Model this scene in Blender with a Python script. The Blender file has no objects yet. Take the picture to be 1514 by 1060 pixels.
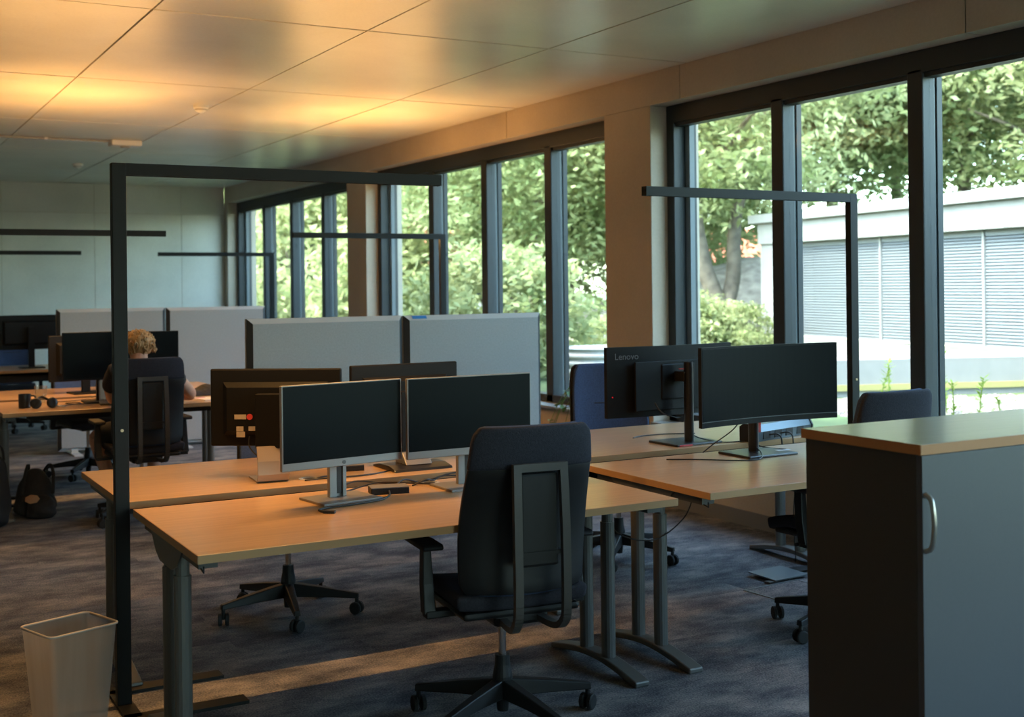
import bpy, bmesh, math, random
import numpy as np
from mathutils import Vector, Matrix, Euler
random.seed(7)
C = bpy.context.scene.collection
S = bpy.context.scene
PI = math.pi
R = math.radians

# ------------------------------------------------------------------ camera
CAM_H = 1.552
YAW, ROLL, FPX = R(29.3), 0.01124, 1785.0
cam = bpy.data.cameras.new('camera')
cam.sensor_fit = 'HORIZONTAL'; cam.sensor_width = 36.0
cam.lens = FPX / 1514.0 * 36.0
cam.shift_y = -(530 - 421.8) / 1514.0
cam.clip_start = 0.05; cam.clip_end = 400
cam.dof.use_dof = True; cam.dof.focus_distance = 4.8; cam.dof.aperture_fstop = 3.6
camo = bpy.data.objects.new('camera', cam); C.objects.link(camo)
fw = Vector((math.sin(YAW), math.cos(YAW), 0)); rt = Vector((math.cos(YAW), -math.sin(YAW), 0)); up = Vector((0, 0, 1))
cr = rt * math.cos(ROLL) - up * math.sin(ROLL); cu = rt * math.sin(ROLL) + up * math.cos(ROLL)
M = Matrix.Identity(4)
for i in range(3):
    M[i][0] = cr[i]; M[i][1] = cu[i]; M[i][2] = -fw[i]
M[2][3] = CAM_H
camo.matrix_world = M
S.camera = camo

# ------------------------------------------------------------------ world, sun, exposure
w = bpy.data.worlds.new('sky_world'); S.world = w; w.use_nodes = True
nt = w.node_tree; nt.nodes.clear()
wo = nt.nodes.new('ShaderNodeOutputWorld'); bg = nt.nodes.new('ShaderNodeBackground'); sk = nt.nodes.new('ShaderNodeTexSky')
sk.sky_type = 'NISHITA'; sk.sun_disc = False; sk.sun_elevation = R(52); sk.sun_rotation = R(-80)
sk.air_density = 1.0; sk.dust_density = 2.5; sk.ozone_density = 1.0; sk.altitude = 200
bg.inputs['Strength'].default_value = 3.5
tint = nt.nodes.new('ShaderNodeMix'); tint.data_type = 'RGBA'; tint.blend_type = 'MULTIPLY'; tint.inputs[0].default_value = 1.0
tint.inputs[7].default_value = (0.90, 1.0, 0.88, 1)
nt.links.new(sk.outputs[0], tint.inputs[6]); nt.links.new(tint.outputs[2], bg.inputs[0]); nt.links.new(bg.outputs[0], wo.inputs[0])
sl = bpy.data.lights.new('sun', 'SUN'); sl.energy = 2.2; sl.angle = R(0.6); sl.color = (1.0, 0.93, 0.8)
so = bpy.data.objects.new('sun', sl); C.objects.link(so)
so.rotation_euler = Vector((-0.72, -0.32, 0.78)).to_track_quat('Z', 'Y').to_euler()
so.location = (-20, 5, 30)
S.view_settings.view_transform = 'Standard'; S.view_settings.look = 'None'
S.view_settings.gamma = 1.0; S.view_settings.use_curve_mapping = False
S.view_settings.exposure = 0.0
LAMP_DOWN, LAMP_UP = 20.0, 40.0
LAMP_COL = (1.0, 0.50, 0.15)

# ------------------------------------------------------------------ materials
MATS = {}
def mat(name, col, rough=0.6, metal=0.0, var=0.0, scale=8.0, stretch=(1, 1, 1), bump=0.0, bscale=60.0, spec=0.5, emit=None, estr=0.0, col2=None, trans=0.0):
    if name in MATS: return MATS[name]
    m = bpy.data.materials.new(name); m.use_nodes = True
    n = m.node_tree.nodes; l = m.node_tree.links
    b = n['Principled BSDF']
    b.inputs['Base Color'].default_value = (*col, 1); b.inputs['Roughness'].default_value = rough
    b.inputs['Metallic'].default_value = metal; b.inputs['Specular IOR Level'].default_value = spec
    if emit: b.inputs['Emission Color'].default_value = (*emit, 1); b.inputs['Emission Strength'].default_value = estr
    if var or bump:
        tc = n.new('ShaderNodeTexCoord'); mp = n.new('ShaderNodeMapping'); l.new(tc.outputs['Object'], mp.inputs[0])
        mp.inputs['Scale'].default_value = stretch
        if var:
            nz = n.new('ShaderNodeTexNoise'); nz.inputs['Scale'].default_value = scale; nz.inputs['Detail'].default_value = 6
            l.new(mp.outputs[0], nz.inputs[0])
            rp = n.new('ShaderNodeValToRGB')
            c2 = col2 or tuple(min(1, c * (1 + var)) for c in col)
            c1 = tuple(c * (1 - var) for c in col)
            rp.color_ramp.elements[0].color = (*c1, 1); rp.color_ramp.elements[0].position = 0.3
            rp.color_ramp.elements[1].color = (*c2, 1); rp.color_ramp.elements[1].position = 0.7
            l.new(nz.outputs[0], rp.inputs[0]); l.new(rp.outputs[0], b.inputs['Base Color'])
        if bump:
            nb = n.new('ShaderNodeTexNoise'); nb.inputs['Scale'].default_value = bscale; nb.inputs['Detail'].default_value = 4
            l.new(mp.outputs[0], nb.inputs[0])
            bp = n.new('ShaderNodeBump'); bp.inputs['Strength'].default_value = bump; bp.inputs['Distance'].default_value = 0.01
            l.new(nb.outputs[0], bp.inputs['Height']); l.new(bp.outputs[0], b.inputs['Normal'])
    MATS[name] = m
    return m

def concrete(name, col, rough=0.75):
    m = bpy.data.materials.new(name); m.use_nodes = True; n = m.node_tree.nodes; l = m.node_tree.links; b = n['Principled BSDF']
    ge = n.new('ShaderNodeNewGeometry'); oi = n.new('ShaderNodeObjectInfo')
    n1 = n.new('ShaderNodeTexNoise'); n1.inputs['Scale'].default_value = 1.1; n1.inputs['Detail'].default_value = 7; l.new(ge.outputs['Position'], n1.inputs[0])
    n2 = n.new('ShaderNodeTexNoise'); n2.inputs['Scale'].default_value = 55; n2.inputs['Detail'].default_value = 3; l.new(ge.outputs['Position'], n2.inputs[0])
    mx = n.new('ShaderNodeMath'); mx.operation = 'MULTIPLY_ADD'; mx.inputs[1].default_value = 0.3; l.new(n2.outputs[0], mx.inputs[0]); l.new(n1.outputs[0], mx.inputs[2])
    m2 = n.new('ShaderNodeMath'); m2.operation = 'MULTIPLY_ADD'; m2.inputs[1].default_value = 0.1; l.new(oi.outputs['Random'], m2.inputs[0]); l.new(mx.outputs[0], m2.inputs[2])
    rp = n.new('ShaderNodeValToRGB'); rp.color_ramp.elements[0].position = 0.4; rp.color_ramp.elements[1].position = 1.0
    rp.color_ramp.elements[0].color = (*[c * 0.8 for c in col], 1); rp.color_ramp.elements[1].color = (*[c * 1.15 for c in col], 1)
    l.new(m2.outputs[0], rp.inputs[0]); l.new(rp.outputs[0], b.inputs['Base Color'])
    vo = n.new('ShaderNodeTexVoronoi'); vo.inputs['Scale'].default_value = 26; l.new(ge.outputs['Position'], vo.inputs[0])
    th = n.new('ShaderNodeMath'); th.operation = 'LESS_THAN'; th.inputs[1].default_value = 0.07; l.new(vo.outputs['Distance'], th.inputs[0])
    bp = n.new('ShaderNodeBump'); bp.inputs['Strength'].default_value = 0.5; bp.inputs['Distance'].default_value = 0.004; bp.invert = True
    l.new(th.outputs[0], bp.inputs['Height']); l.new(bp.outputs[0], b.inputs['Normal'])
    b.inputs['Roughness'].default_value = rough; b.inputs['Specular IOR Level'].default_value = 0.4
    return m

def carpet():
    m = bpy.data.materials.new('carpet'); m.use_nodes = True; n = m.node_tree.nodes; l = m.node_tree.links; b = n['Principled BSDF']
    ge = n.new('ShaderNodeNewGeometry')
    # tile-wise shift of the streaky pattern (25 x 100 cm carpet planks)
    br = n.new('ShaderNodeTexBrick'); br.inputs['Scale'].default_value = 1.0; br.inputs['Brick Width'].default_value = 1.0; br.inputs['Row Height'].default_value = 0.25
    br.inputs['Mortar Size'].default_value = 0.0; br.inputs['Color1'].default_value = (0, 0, 0, 1); br.inputs['Color2'].default_value = (1, 1, 1, 1)
    l.new(ge.outputs['Position'], br.inputs[0])
    sc = n.new('ShaderNodeVectorMath'); sc.operation = 'SCALE'; sc.inputs['Scale'].default_value = 0.12; l.new(br.outputs[0], sc.inputs[0])
    ad = n.new('ShaderNodeVectorMath'); ad.operation = 'ADD'; l.new(ge.outputs['Position'], ad.inputs[0]); l.new(sc.outputs[0], ad.inputs[1])
    mp = n.new('ShaderNodeMapping'); mp.inputs['Scale'].default_value = (1.5, 2.6, 1); l.new(ad.outputs[0], mp.inputs[0])
    n1 = n.new('ShaderNodeTexNoise'); n1.inputs['Scale'].default_value = 2.2; n1.inputs['Detail'].default_value = 8; n1.inputs['Roughness'].default_value = 0.65; l.new(mp.outputs[0], n1.inputs[0])
    n2 = n.new('ShaderNodeTexNoise'); n2.inputs['Scale'].default_value = 130; n2.inputs['Detail'].default_value = 2; l.new(ge.outputs['Position'], n2.inputs[0])
    mx = n.new('ShaderNodeMath'); mx.operation = 'MULTIPLY_ADD'; mx.inputs[1].default_value = 0.55; l.new(n2.outputs[0], mx.inputs[0]); l.new(n1.outputs[0], mx.inputs[2])
    rp = n.new('ShaderNodeValToRGB'); e = rp.color_ramp.elements
    e[0].position = 0.6; e[0].color = (0.05, 0.054, 0.064, 1); e[1].position = 0.98; e[1].color = (0.30, 0.28, 0.26, 1)
    k = e.new(0.76); k.color = (0.125, 0.127, 0.138, 1)
    l.new(mx.outputs[0], rp.inputs[0]); l.new(rp.outputs[0], b.inputs['Base Color'])
    bp = n.new('ShaderNodeBump'); bp.inputs['Strength'].default_value = 0.6; bp.inputs['Distance'].default_value = 0.004; l.new(n2.outputs[0], bp.inputs['Height']); l.new(bp.outputs[0], b.inputs['Normal'])
    b.inputs['Roughness'].default_value = 0.95; b.inputs['Specular IOR Level'].default_value = 0.15
    return m

def glass(name, tint=(0.96, 0.98, 0.97), refl=0.5):
    m = bpy.data.materials.new(name); m.use_nodes = True; n = m.node_tree.nodes; l = m.node_tree.links
    n.remove(n['Principled BSDF']); out = n['Material Output']
    tr = n.new('ShaderNodeBsdfTransparent'); tr.inputs[0].default_value = (*tint, 1)
    gl = n.new('ShaderNodeBsdfGlossy'); gl.inputs['Roughness'].default_value = 0.02
    lw_ = n.new('ShaderNodeLayerWeight'); lw_.inputs[0].default_value = 0.5
    pw_ = n.new('ShaderNodeMath'); pw_.operation = 'POWER'; pw_.inputs[1].default_value = 5.0; l.new(lw_.outputs['Facing'], pw_.inputs[0])
    mu = n.new('ShaderNodeMath'); mu.operation = 'MULTIPLY_ADD'; mu.inputs[1].default_value = refl; mu.inputs[2].default_value = 0.025; l.new(pw_.outputs[0], mu.inputs[0])
    mx = n.new('ShaderNodeMixShader'); l.new(mu.outputs[0], mx.inputs[0]); l.new(tr.outputs[0], mx.inputs[1]); l.new(gl.outputs[0], mx.inputs[2])
    l.new(mx.outputs[0], out.inputs[0])
    return m

def leafy(name, c1, c2):
    m = bpy.data.materials.new(name); m.use_nodes = True; n = m.node_tree.nodes; l = m.node_tree.links
    n.remove(n['Principled BSDF']); out = n['Material Output']
    ge = n.new('ShaderNodeNewGeometry'); nz = n.new('ShaderNodeTexNoise'); nz.inputs['Scale'].default_value = 1.7; nz.inputs['Detail'].default_value = 5; l.new(ge.outputs['Position'], nz.inputs[0])
    rp = n.new('ShaderNodeValToRGB'); rp.color_ramp.elements[0].color = (*c1, 1); rp.color_ramp.elements[1].color = (*c2, 1)
    rp.color_ramp.elements[0].position = 0.35; rp.color_ramp.elements[1].position = 0.65
    l.new(nz.outputs[0], rp.inputs[0])
    d = n.new('ShaderNodeBsdfDiffuse'); t = n.new('ShaderNodeBsdfTranslucent'); l.new(rp.outputs[0], d.inputs[0]); l.new(rp.outputs[0], t.inputs[0])
    mx = n.new('ShaderNodeMixShader'); mx.inputs[0].default_value = 0.45; l.new(d.outputs[0], mx.inputs[1]); l.new(t.outputs[0], mx.inputs[2])
    l.new(mx.outputs[0], out.inputs[0])
    return m

CONC = concrete('concrete_wall', (0.46, 0.385, 0.30))
CONCB = concrete('concrete_back_wall', (0.60, 0.58, 0.51))
CEIL = concrete('concrete_ceiling', (0.60, 0.57, 0.49), 0.33)
CARPET = carpet()
GLASS = glass('window_glass')
def wood():
    m = mat('maple_veneer', (0.47, 0.29, 0.145), 0.3, 0, 0.12, 2.5, (1.5, 26, 26), spec=0.5)
    return m
WOOD = wood()
WEDGE = mat('maple_edge', (0.40, 0.22, 0.09), 0.5)
WOODC = mat('cabinet_beech', (0.28, 0.235, 0.19), 0.3, 0, 0.1, 2.5, (1.5, 22, 22))
for m_, wt in ((WOODC, 1.0), (WOOD, 0.35)):
    b_ = m_.node_tree.nodes['Principled BSDF']; b_.inputs['Coat Weight'].default_value = wt; b_.inputs['Coat Roughness'].default_value = 0.22; b_.inputs['Coat IOR'].default_value = 1.6
FRAME = mat('window_frame_anthracite', (0.022, 0.027, 0.031), 0.45, spec=0.35)
ALU = mat('grey_aluminium', (0.42, 0.46, 0.48), 0.4, 0.6)
RAIL = mat('guide_rail_grey', (0.10, 0.12, 0.13), 0.5)
SILL = mat('sill_metal', (0.30, 0.34, 0.36), 0.35, 0.5)
BLACK = mat('lamp_black', (0.006, 0.007, 0.007), 0.5, spec=0.25)
PLAST = mat('black_plastic', (0.010, 0.010, 0.011), 0.5, spec=0.4)
PLAST2 = mat('black_plastic_gloss', (0.012, 0.012, 0.014), 0.32)
FABRIC = mat('chair_fabric_navy', (0.034, 0.034, 0.044), 0.95, 0, 0.2, 150, bump=0.3, bscale=300, spec=0.2)
FABBLUE = mat('chair_fabric_slate_blue', (0.045, 0.068, 0.13), 0.95, 0, 0.2, 150, bump=0.3, bscale=300, spec=0.2)
LOOP = mat('chair_frame_grey', (0.075, 0.07, 0.066), 0.5, 0.3)
STEEL = mat('desk_leg_grey', (0.13, 0.13, 0.122), 0.45, 0.3)
CHROME = mat('chrome', (0.5, 0.5, 0.5), 0.2, 1.0)
SILVER = mat('monitor_silver', (0.26, 0.25, 0.245), 0.42, 0.55)
SCREEN = mat('screen_off', (0.002, 0.004, 0.005), 0.4, spec=0.1)
PANELF = mat('partition_felt', (0.31, 0.315, 0.31), 0.95, 0, 0.06, 90, bump=0.2, bscale=220, spec=0.2)
PANELD = mat('partition_dark_edge', (0.03, 0.035, 0.04), 0.7)
PANELT = mat('partition_trim', (0.42, 0.415, 0.40), 0.8)
CABBODY = mat('cabinet_grey', (0.028, 0.027, 0.026), 0.5, 0, 0.04, 120)
RUBBER = mat('rubber', (0.012, 0.012, 0.012), 0.75)
WHITE = mat('white_plastic', (0.72, 0.71, 0.68), 0.5)

# ------------------------------------------------------------------ mesh builder
class MB:
    def __init__(s): s.v = []; s.f = []
    def add(s, vs, fs, M=None):
        o = len(s.v)
        for p in vs: s.v.append(tuple(M @ Vector(p)) if M is not None else tuple(p))
        for f in fs: s.f.append(tuple(i + o for i in f))
        return s
    def box(s, x0, x1, y0, y1, z0, z1, M=None):
        return s.add([(x0, y0, z0), (x1, y0, z0), (x1, y1, z0), (x0, y1, z0), (x0, y0, z1), (x1, y0, z1), (x1, y1, z1), (x0, y1, z1)],
                     [(0, 3, 2, 1), (4, 5, 6, 7), (0, 1, 5, 4), (1, 2, 6, 5), (2, 3, 7, 6), (3, 0, 4, 7)], M)
    def tube(s, pts, r, n=10, flat=None):
        P = [Vector(p) for p in pts]; rs = r if isinstance(r, (list, tuple)) else [r] * len(P)
        rings = []; prev = None
        for i, p in enumerate(P):
            t = (P[min(i + 1, len(P) - 1)] - P[max(i - 1, 0)]).normalized()
            if prev is None:
                a = Vector((0, 0, 1)) if abs(t.z) < 0.9 else Vector((1, 0, 0))
                u = t.cross(a).normalized()
            else:
                u = (prev - t * prev.dot(t)).normalized()
            prev = u; v = t.cross(u)
            rr = rs[i]; rv = rr if flat is None else rr * flat
            rings.append([tuple(p + u * math.cos(2 * PI * k / n) * rr + v * math.sin(2 * PI * k / n) * rv) for k in range(n)])
        o = len(s.v)
        for g in rings: s.v.extend(g)
        for i in range(len(P) - 1):
            for k in range(n):
                a = o + i * n + k; b = o + i * n + (k + 1) % n
                s.f.append((a, b, b + n, a + n))
        s.f.append(tuple(o + k for k in reversed(range(n)))); s.f.append(tuple(o + (len(P) - 1) * n + k for k in range(n)))
        return s
    def lathe(s, prof, n=24, c=(0, 0), M=None):
        vs = []; fs = []
        for r, z in prof:
            for k in range(n): vs.append((c[0] + r * math.cos(2 * PI * k / n), c[1] + r * math.sin(2 * PI * k / n), z))
        for i in range(len(prof) - 1):
            for k in range(n):
                a = i * n + k; b = i * n + (k + 1) % n
                fs.append((a, b, b + n, a + n))
        fs.append(tuple(reversed(range(n)))); fs.append(tuple((len(prof) - 1) * n + k for k in range(n)))
        return s.add(vs, fs, M)
    def prism(s, poly, lo, hi, axis='x', M=None):
        n = len(poly)
        def P(a, b, t): return {'x': (t, a, b), 'y': (a, t, b), 'z': (a, b, t)}[axis]
        vs = [P(a, b, lo) for a, b in poly] + [P(a, b, hi) for a, b in poly]
        fs = [tuple(reversed(range(n))), tuple(range(n, 2 * n))] + [(i, (i + 1) % n, (i + 1) % n + n, i + n) for i in range(n)]
        return s.add(vs, fs, M)
    def sheet(s, fn, nu, nv, th):
        """closed thick sheet: fn(u,v)->(x,y,z); thickness along -y of the point"""
        def idx(i, j, k): return k * (nu + 1) * (nv + 1) + j * (nu + 1) + i
        vs = []
        for k in range(2):
            for j in range(nv + 1):
                for i in range(nu + 1):
                    x, y, z = fn(i / nu, j / nv); t = th(i / nu, j / nv) if callable(th) else th
                    vs.append((x, y - (t if k else 0), z))
        fs = []
        for j in range(nv):
            for i in range(nu):
                fs.append((idx(i, j, 0), idx(i, j + 1, 0), idx(i + 1, j + 1, 0), idx(i + 1, j, 0)))
                fs.append((idx(i, j, 1), idx(i + 1, j, 1), idx(i + 1, j + 1, 1), idx(i, j + 1, 1)))
        for i in range(nu):
            fs.append((idx(i, 0, 0), idx(i + 1, 0, 0), idx(i + 1, 0, 1), idx(i, 0, 1)))
            fs.append((idx(i, nv, 0), idx(i, nv, 1), idx(i + 1, nv, 1), idx(i + 1, nv, 0)))
        for j in range(nv):
            fs.append((idx(0, j, 0), idx(0, j, 1), idx(0, j + 1, 1), idx(0, j + 1, 0)))
            fs.append((idx(nu, j, 0), idx(nu, j + 1, 0), idx(nu, j + 1, 1), idx(nu, j, 1)))
        return s.add(vs, fs)
    def build(s, name, m, parent=None, smooth=False, bevel=0.0, sub=0, seg=2, fix=True):
        me = bpy.data.meshes.new(name); me.from_pydata(s.v, [], s.f); me.materials.append(m)
        if fix:
            b = bmesh.new(); b.from_mesh(me); bmesh.ops.recalc_face_normals(b, faces=b.faces); b.to_mesh(me); b.free()
        if smooth: me.polygons.foreach_set('use_smooth', [True] * len(me.polygons))
        me.update()
        o = bpy.data.objects.new(name, me); C.objects.link(o)
        if parent is not None: o.parent = parent
        if bevel:
            md = o.modifiers.new('bevel', 'BEVEL'); md.width = bevel; md.segments = seg; md.limit_method = 'ANGLE'; md.angle_limit = R(40)
        if sub:
            md = o.modifiers.new('sub', 'SUBSURF'); md.levels = sub; md.render_levels = sub
        return o

def tag(o, label, cat, group=None):
    o['label'] = label; o['category'] = cat
    if group: o['group'] = group
    return o
def thing(name, label, cat, loc=(0, 0, 0), rz=0.0, group=None):
    o = bpy.data.objects.new(name, None); C.objects.link(o); o.location = loc; o.rotation_euler = (0, 0, rz); o.empty_display_size = 0.1
    return tag(o, label, cat, group)
def struct(o): o['kind'] = 'structure'; return o
def sempty(name):
    o = bpy.data.objects.new(name, None); C.objects.link(o); return struct(o)
def copy_tree(o, parent=None):
    c = o.copy(); C.objects.link(c)
    if parent is not None: c.parent = parent
    for ch in list(o.children): copy_tree(ch, c)
    return c
def curve_pts(pts, n=8):
    """Catmull-Rom through points"""
    P = [Vector(p) for p in pts]; P = [P[0]] + P + [P[-1]]; out = []
    for i in range(1, len(P) - 2):
        for k in range(n):
            t = k / n; a, b, c, d = P[i - 1], P[i], P[i + 1], P[i + 2]
            out.append(0.5 * ((2 * b) + (c - a) * t + (2 * a - 5 * b + 4 * c - d) * t * t + (3 * b - a - 3 * c + d) * t ** 3))
    out.append(P[-2]); return out

# ------------------------------------------------------------------ room shell
CZ = 3.05; WX = 5.07; WO = 5.50; YB = 17.75; YF = -7.0; XL = -4.2
struct(MB().box(XL - 0.3, WX, YF - 0.3, YB + 0.3, -0.2, 0).build('floor', CARPET))
ce = struct(MB().box(XL - 0.3, WO, YF - 0.3, YB + 0.3, CZ + 0.02, CZ + 0.4).build('ceiling', CONC))
xs = [1.5 + 1.235 * k for k in range(-5, 3)] ; ys = [6.57 + 2.33 * k for k in range(-5, 6)]
xs = [XL] + [x for x in xs if XL < x < WX] + [WX]; ys = [YF] + [y for y in ys if YF < y < YB] + [YB]
for i in range(len(xs) - 1):
    for j in range(len(ys) - 1):
        g = 0.006
        MB().box(xs[i] + g, xs[i + 1] - g, ys[j] + g * 1.8, ys[j + 1] - g * 1.8, CZ + random.uniform(0, 0.002), CZ + 0.025).build('ceiling_panel', CEIL, ce)
wr = sempty('wall_right')
WIN = [(1, 12.84, 17.60, (16.32, 15.17, 14.0)), (2, 7.59, 12.28, (10.93, 9.80, 8.66)), (3, 2.30, 7.0, (5.84, 4.72, 3.56)), (4, -2.96, 1.73, (0.55, -0.6, -1.75))]
SZ, LZ = 0.55, 2.82
lint = [YB, 11.563, 9.1, 6.652, 4.254, 1.85, -0.55, -2.95, -5.35, YF - 0.3]
for a, b in zip(lint[1:], lint[:-1]):
    MB().box(WX, WO, a + 0.004, b - 0.004, LZ, CZ + 0.01).build('lintel_panel', CONC, wr)
MB().box(WX + 0.02, WO, YF - 0.3, YB, LZ + 0.01, CZ + 0.01).build('lintel_core', CONC, wr)
for a, b in ((17.60, YB + 0.3), (12.28, 12.84), (7.0, 7.59), (1.73, 2.30), (YF - 0.3, -2.96)):
    MB().box(WX, WO, a, b, SZ, LZ).build('pillar', CONC, wr, bevel=0.006)
MB().box(WX, WO, YF - 0.3, YB + 0.3, -0.2, SZ).build('parapet', CONC, wr)
struct(MB().box(WX - 0.012, WX, YF, YB, 0, 0.095).build('baseboard_right', mat('baseboard_grey', (0.2, 0.19, 0.18), 0.7)))
for k, a, b, mull in WIN:
    wi = sempty('window_%d' % k)
    fx0, fx1 = 5.21, 5.31
    MB().box(fx0, fx1, a, b, LZ - 0.125, LZ).build('frame_head', FRAME, wi, bevel=0.004)
    MB().box(fx0 + 0.02, fx1, a, b, LZ - 0.15, LZ - 0.125).build('frame_head_bead', FRAME, wi)
    MB().box(fx0, fx1, a, b, SZ + 0.02, SZ + 0.085).build('frame_bottom', FRAME, wi, bevel=0.004)
    ms = sorted(mull)
    for y in ms:
        MB().box(fx0, fx1, y - 0.055, y + 0.055, SZ + 0.02, LZ - 0.1).build('mullion', FRAME, wi, bevel=0.008)
        MB().box(fx1, fx1 + 0.03, y - 0.03, y + 0.015, SZ, LZ - 0.06).build('guide_rail', RAIL, wi)
        MB().box(fx1 + 0.03, fx1 + 0.07, y - 0.042, y + 0.02, SZ, LZ - 0.06).build('guide_rail', FRAME, wi)
    for y0, y1 in ((a, a + 0.075), (b - 0.085, b)):
        MB().box(fx0, fx1, y0, y1, SZ + 0.02, LZ - 0.1).build('jamb', FRAME, wi, bevel=0.006)
    MB().box(fx1 + 0.0, fx1 + 0.04, b - 0.14, b - 0.09, SZ, LZ - 0.06).build('guide_rail', RAIL, wi)
    MB().box(fx1 + 0.04, fx1 + 0.09, b - 0.10, b - 0.02, SZ, LZ - 0.06).build('guide_rail', FRAME, wi)
    e = [a + 0.075] + [v for y in ms for v in (y - 0.055, y + 0.055)] + [b - 0.085]
    for i in range(0, len(e), 2):
        MB().box(5.262, 5.270, e[i], e[i + 1], SZ + 0.085, LZ - 0.15).build('pane', GLASS, wi)
    MB().box(WX - 0.03, fx0 + 0.01, a + 0.002, b - 0.002, SZ, SZ + 0.022).build('window_sill', SILL, wi, bevel=0.003)
    MB().box(fx1, WO + 0.08, a, b, SZ - 0.02, SZ + 0.01).build('outer_sill', SILL, wi)
    pl = bpy.data.lights.new('daylight_portal', 'AREA'); pl.shape = 'RECTANGLE'; pl.size = b - a; pl.size_y = LZ - SZ
    pl.cycles.is_portal = True
    po = bpy.data.objects.new('daylight_portal', pl); C.objects.link(po); po.parent = wi
    po.location = (5.45, (a + b) / 2, (SZ + LZ) / 2); po.rotation_euler = (0, R(90), 0); po.rotation_euler = Vector((1, 0, 0)).to_track_quat('Z', 'Y').to_euler()
    pl.size, pl.size_y = (b - a, LZ - SZ)
wb = sempty('wall_back')
MB().box(XL - 0.3, WX, YB + 0.012, YB + 0.3, 0, CZ + 0.02).build('wall_core', CONC, wb)
bx = [XL] + [4.43 - 1.22 * k for k in range(7)][::-1] + [WX]
for i in range(len(bx) - 1):
    for z0, z1 in ((0, 2.64), (2.64, CZ + 0.01)):
        MB().box(bx[i] + 0.003, bx[i + 1] - 0.003, YB, YB + 0.02, z0 + 0.003, z1 - 0.003).build('wall_panel', CONCB, wb)
struct(MB().box(XL - 0.3, XL, YF - 0.3, YB + 0.3, 0, CZ + 0.02).build('wall_left', CONC))
wf = sempty('wall_front')
MB().box(XL - 0.3, WX, YF - 0.3, YF, 0, 0.55).build('parapet', CONC, wf)
MB().box(XL - 0.3, WX, YF - 0.3, YF, LZ, CZ + 0.02).build('lintel_panel', CONC, wf)
for a, b in ((XL - 0.3, 0.9), (4.6, WX)):
    MB().box(a, b, YF - 0.3, YF, 0.55, LZ).build('pillar', CONC, wf)
for k, a, b in ((5, 0.9, 4.6),):
    wi = sempty('window_%d' % k)
    MB().box(a, b, YF - 0.2, YF - 0.12, LZ - 0.1, LZ).build('frame_head', FRAME, wi); MB().box(a, b, YF - 0.2, YF - 0.12, 0.55, 0.65).build('frame_bottom', FRAME, wi)
    n = 3
    for i in range(n + 1):
        x = a + 0.05 + (b - a - 0.1) * i / n
        MB().box(x - 0.05, x + 0.05, YF - 0.2, YF - 0.12, 0.55, LZ).build('mullion', FRAME, wi)
        if i < n: MB().box(x + 0.05, x + (b - a - 0.1) / n - 0.05, YF - 0.165, YF - 0.158, 0.65, LZ - 0.1).build('pane', GLASS, wi)
    pl = bpy.data.lights.new('daylight_portal', 'AREA'); pl.shape = 'RECTANGLE'; pl.size = b - a; pl.size_y = LZ - 0.55; pl.cycles.is_portal = True
    po = bpy.data.objects.new('daylight_portal', pl); C.objects.link(po); po.parent = wi
    po.location = ((a + b) / 2, YF - 0.27, (0.55 + LZ) / 2); po.rotation_euler = Vector((0, -1, 0)).to_track_quat('Z', 'Y').to_euler()

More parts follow.
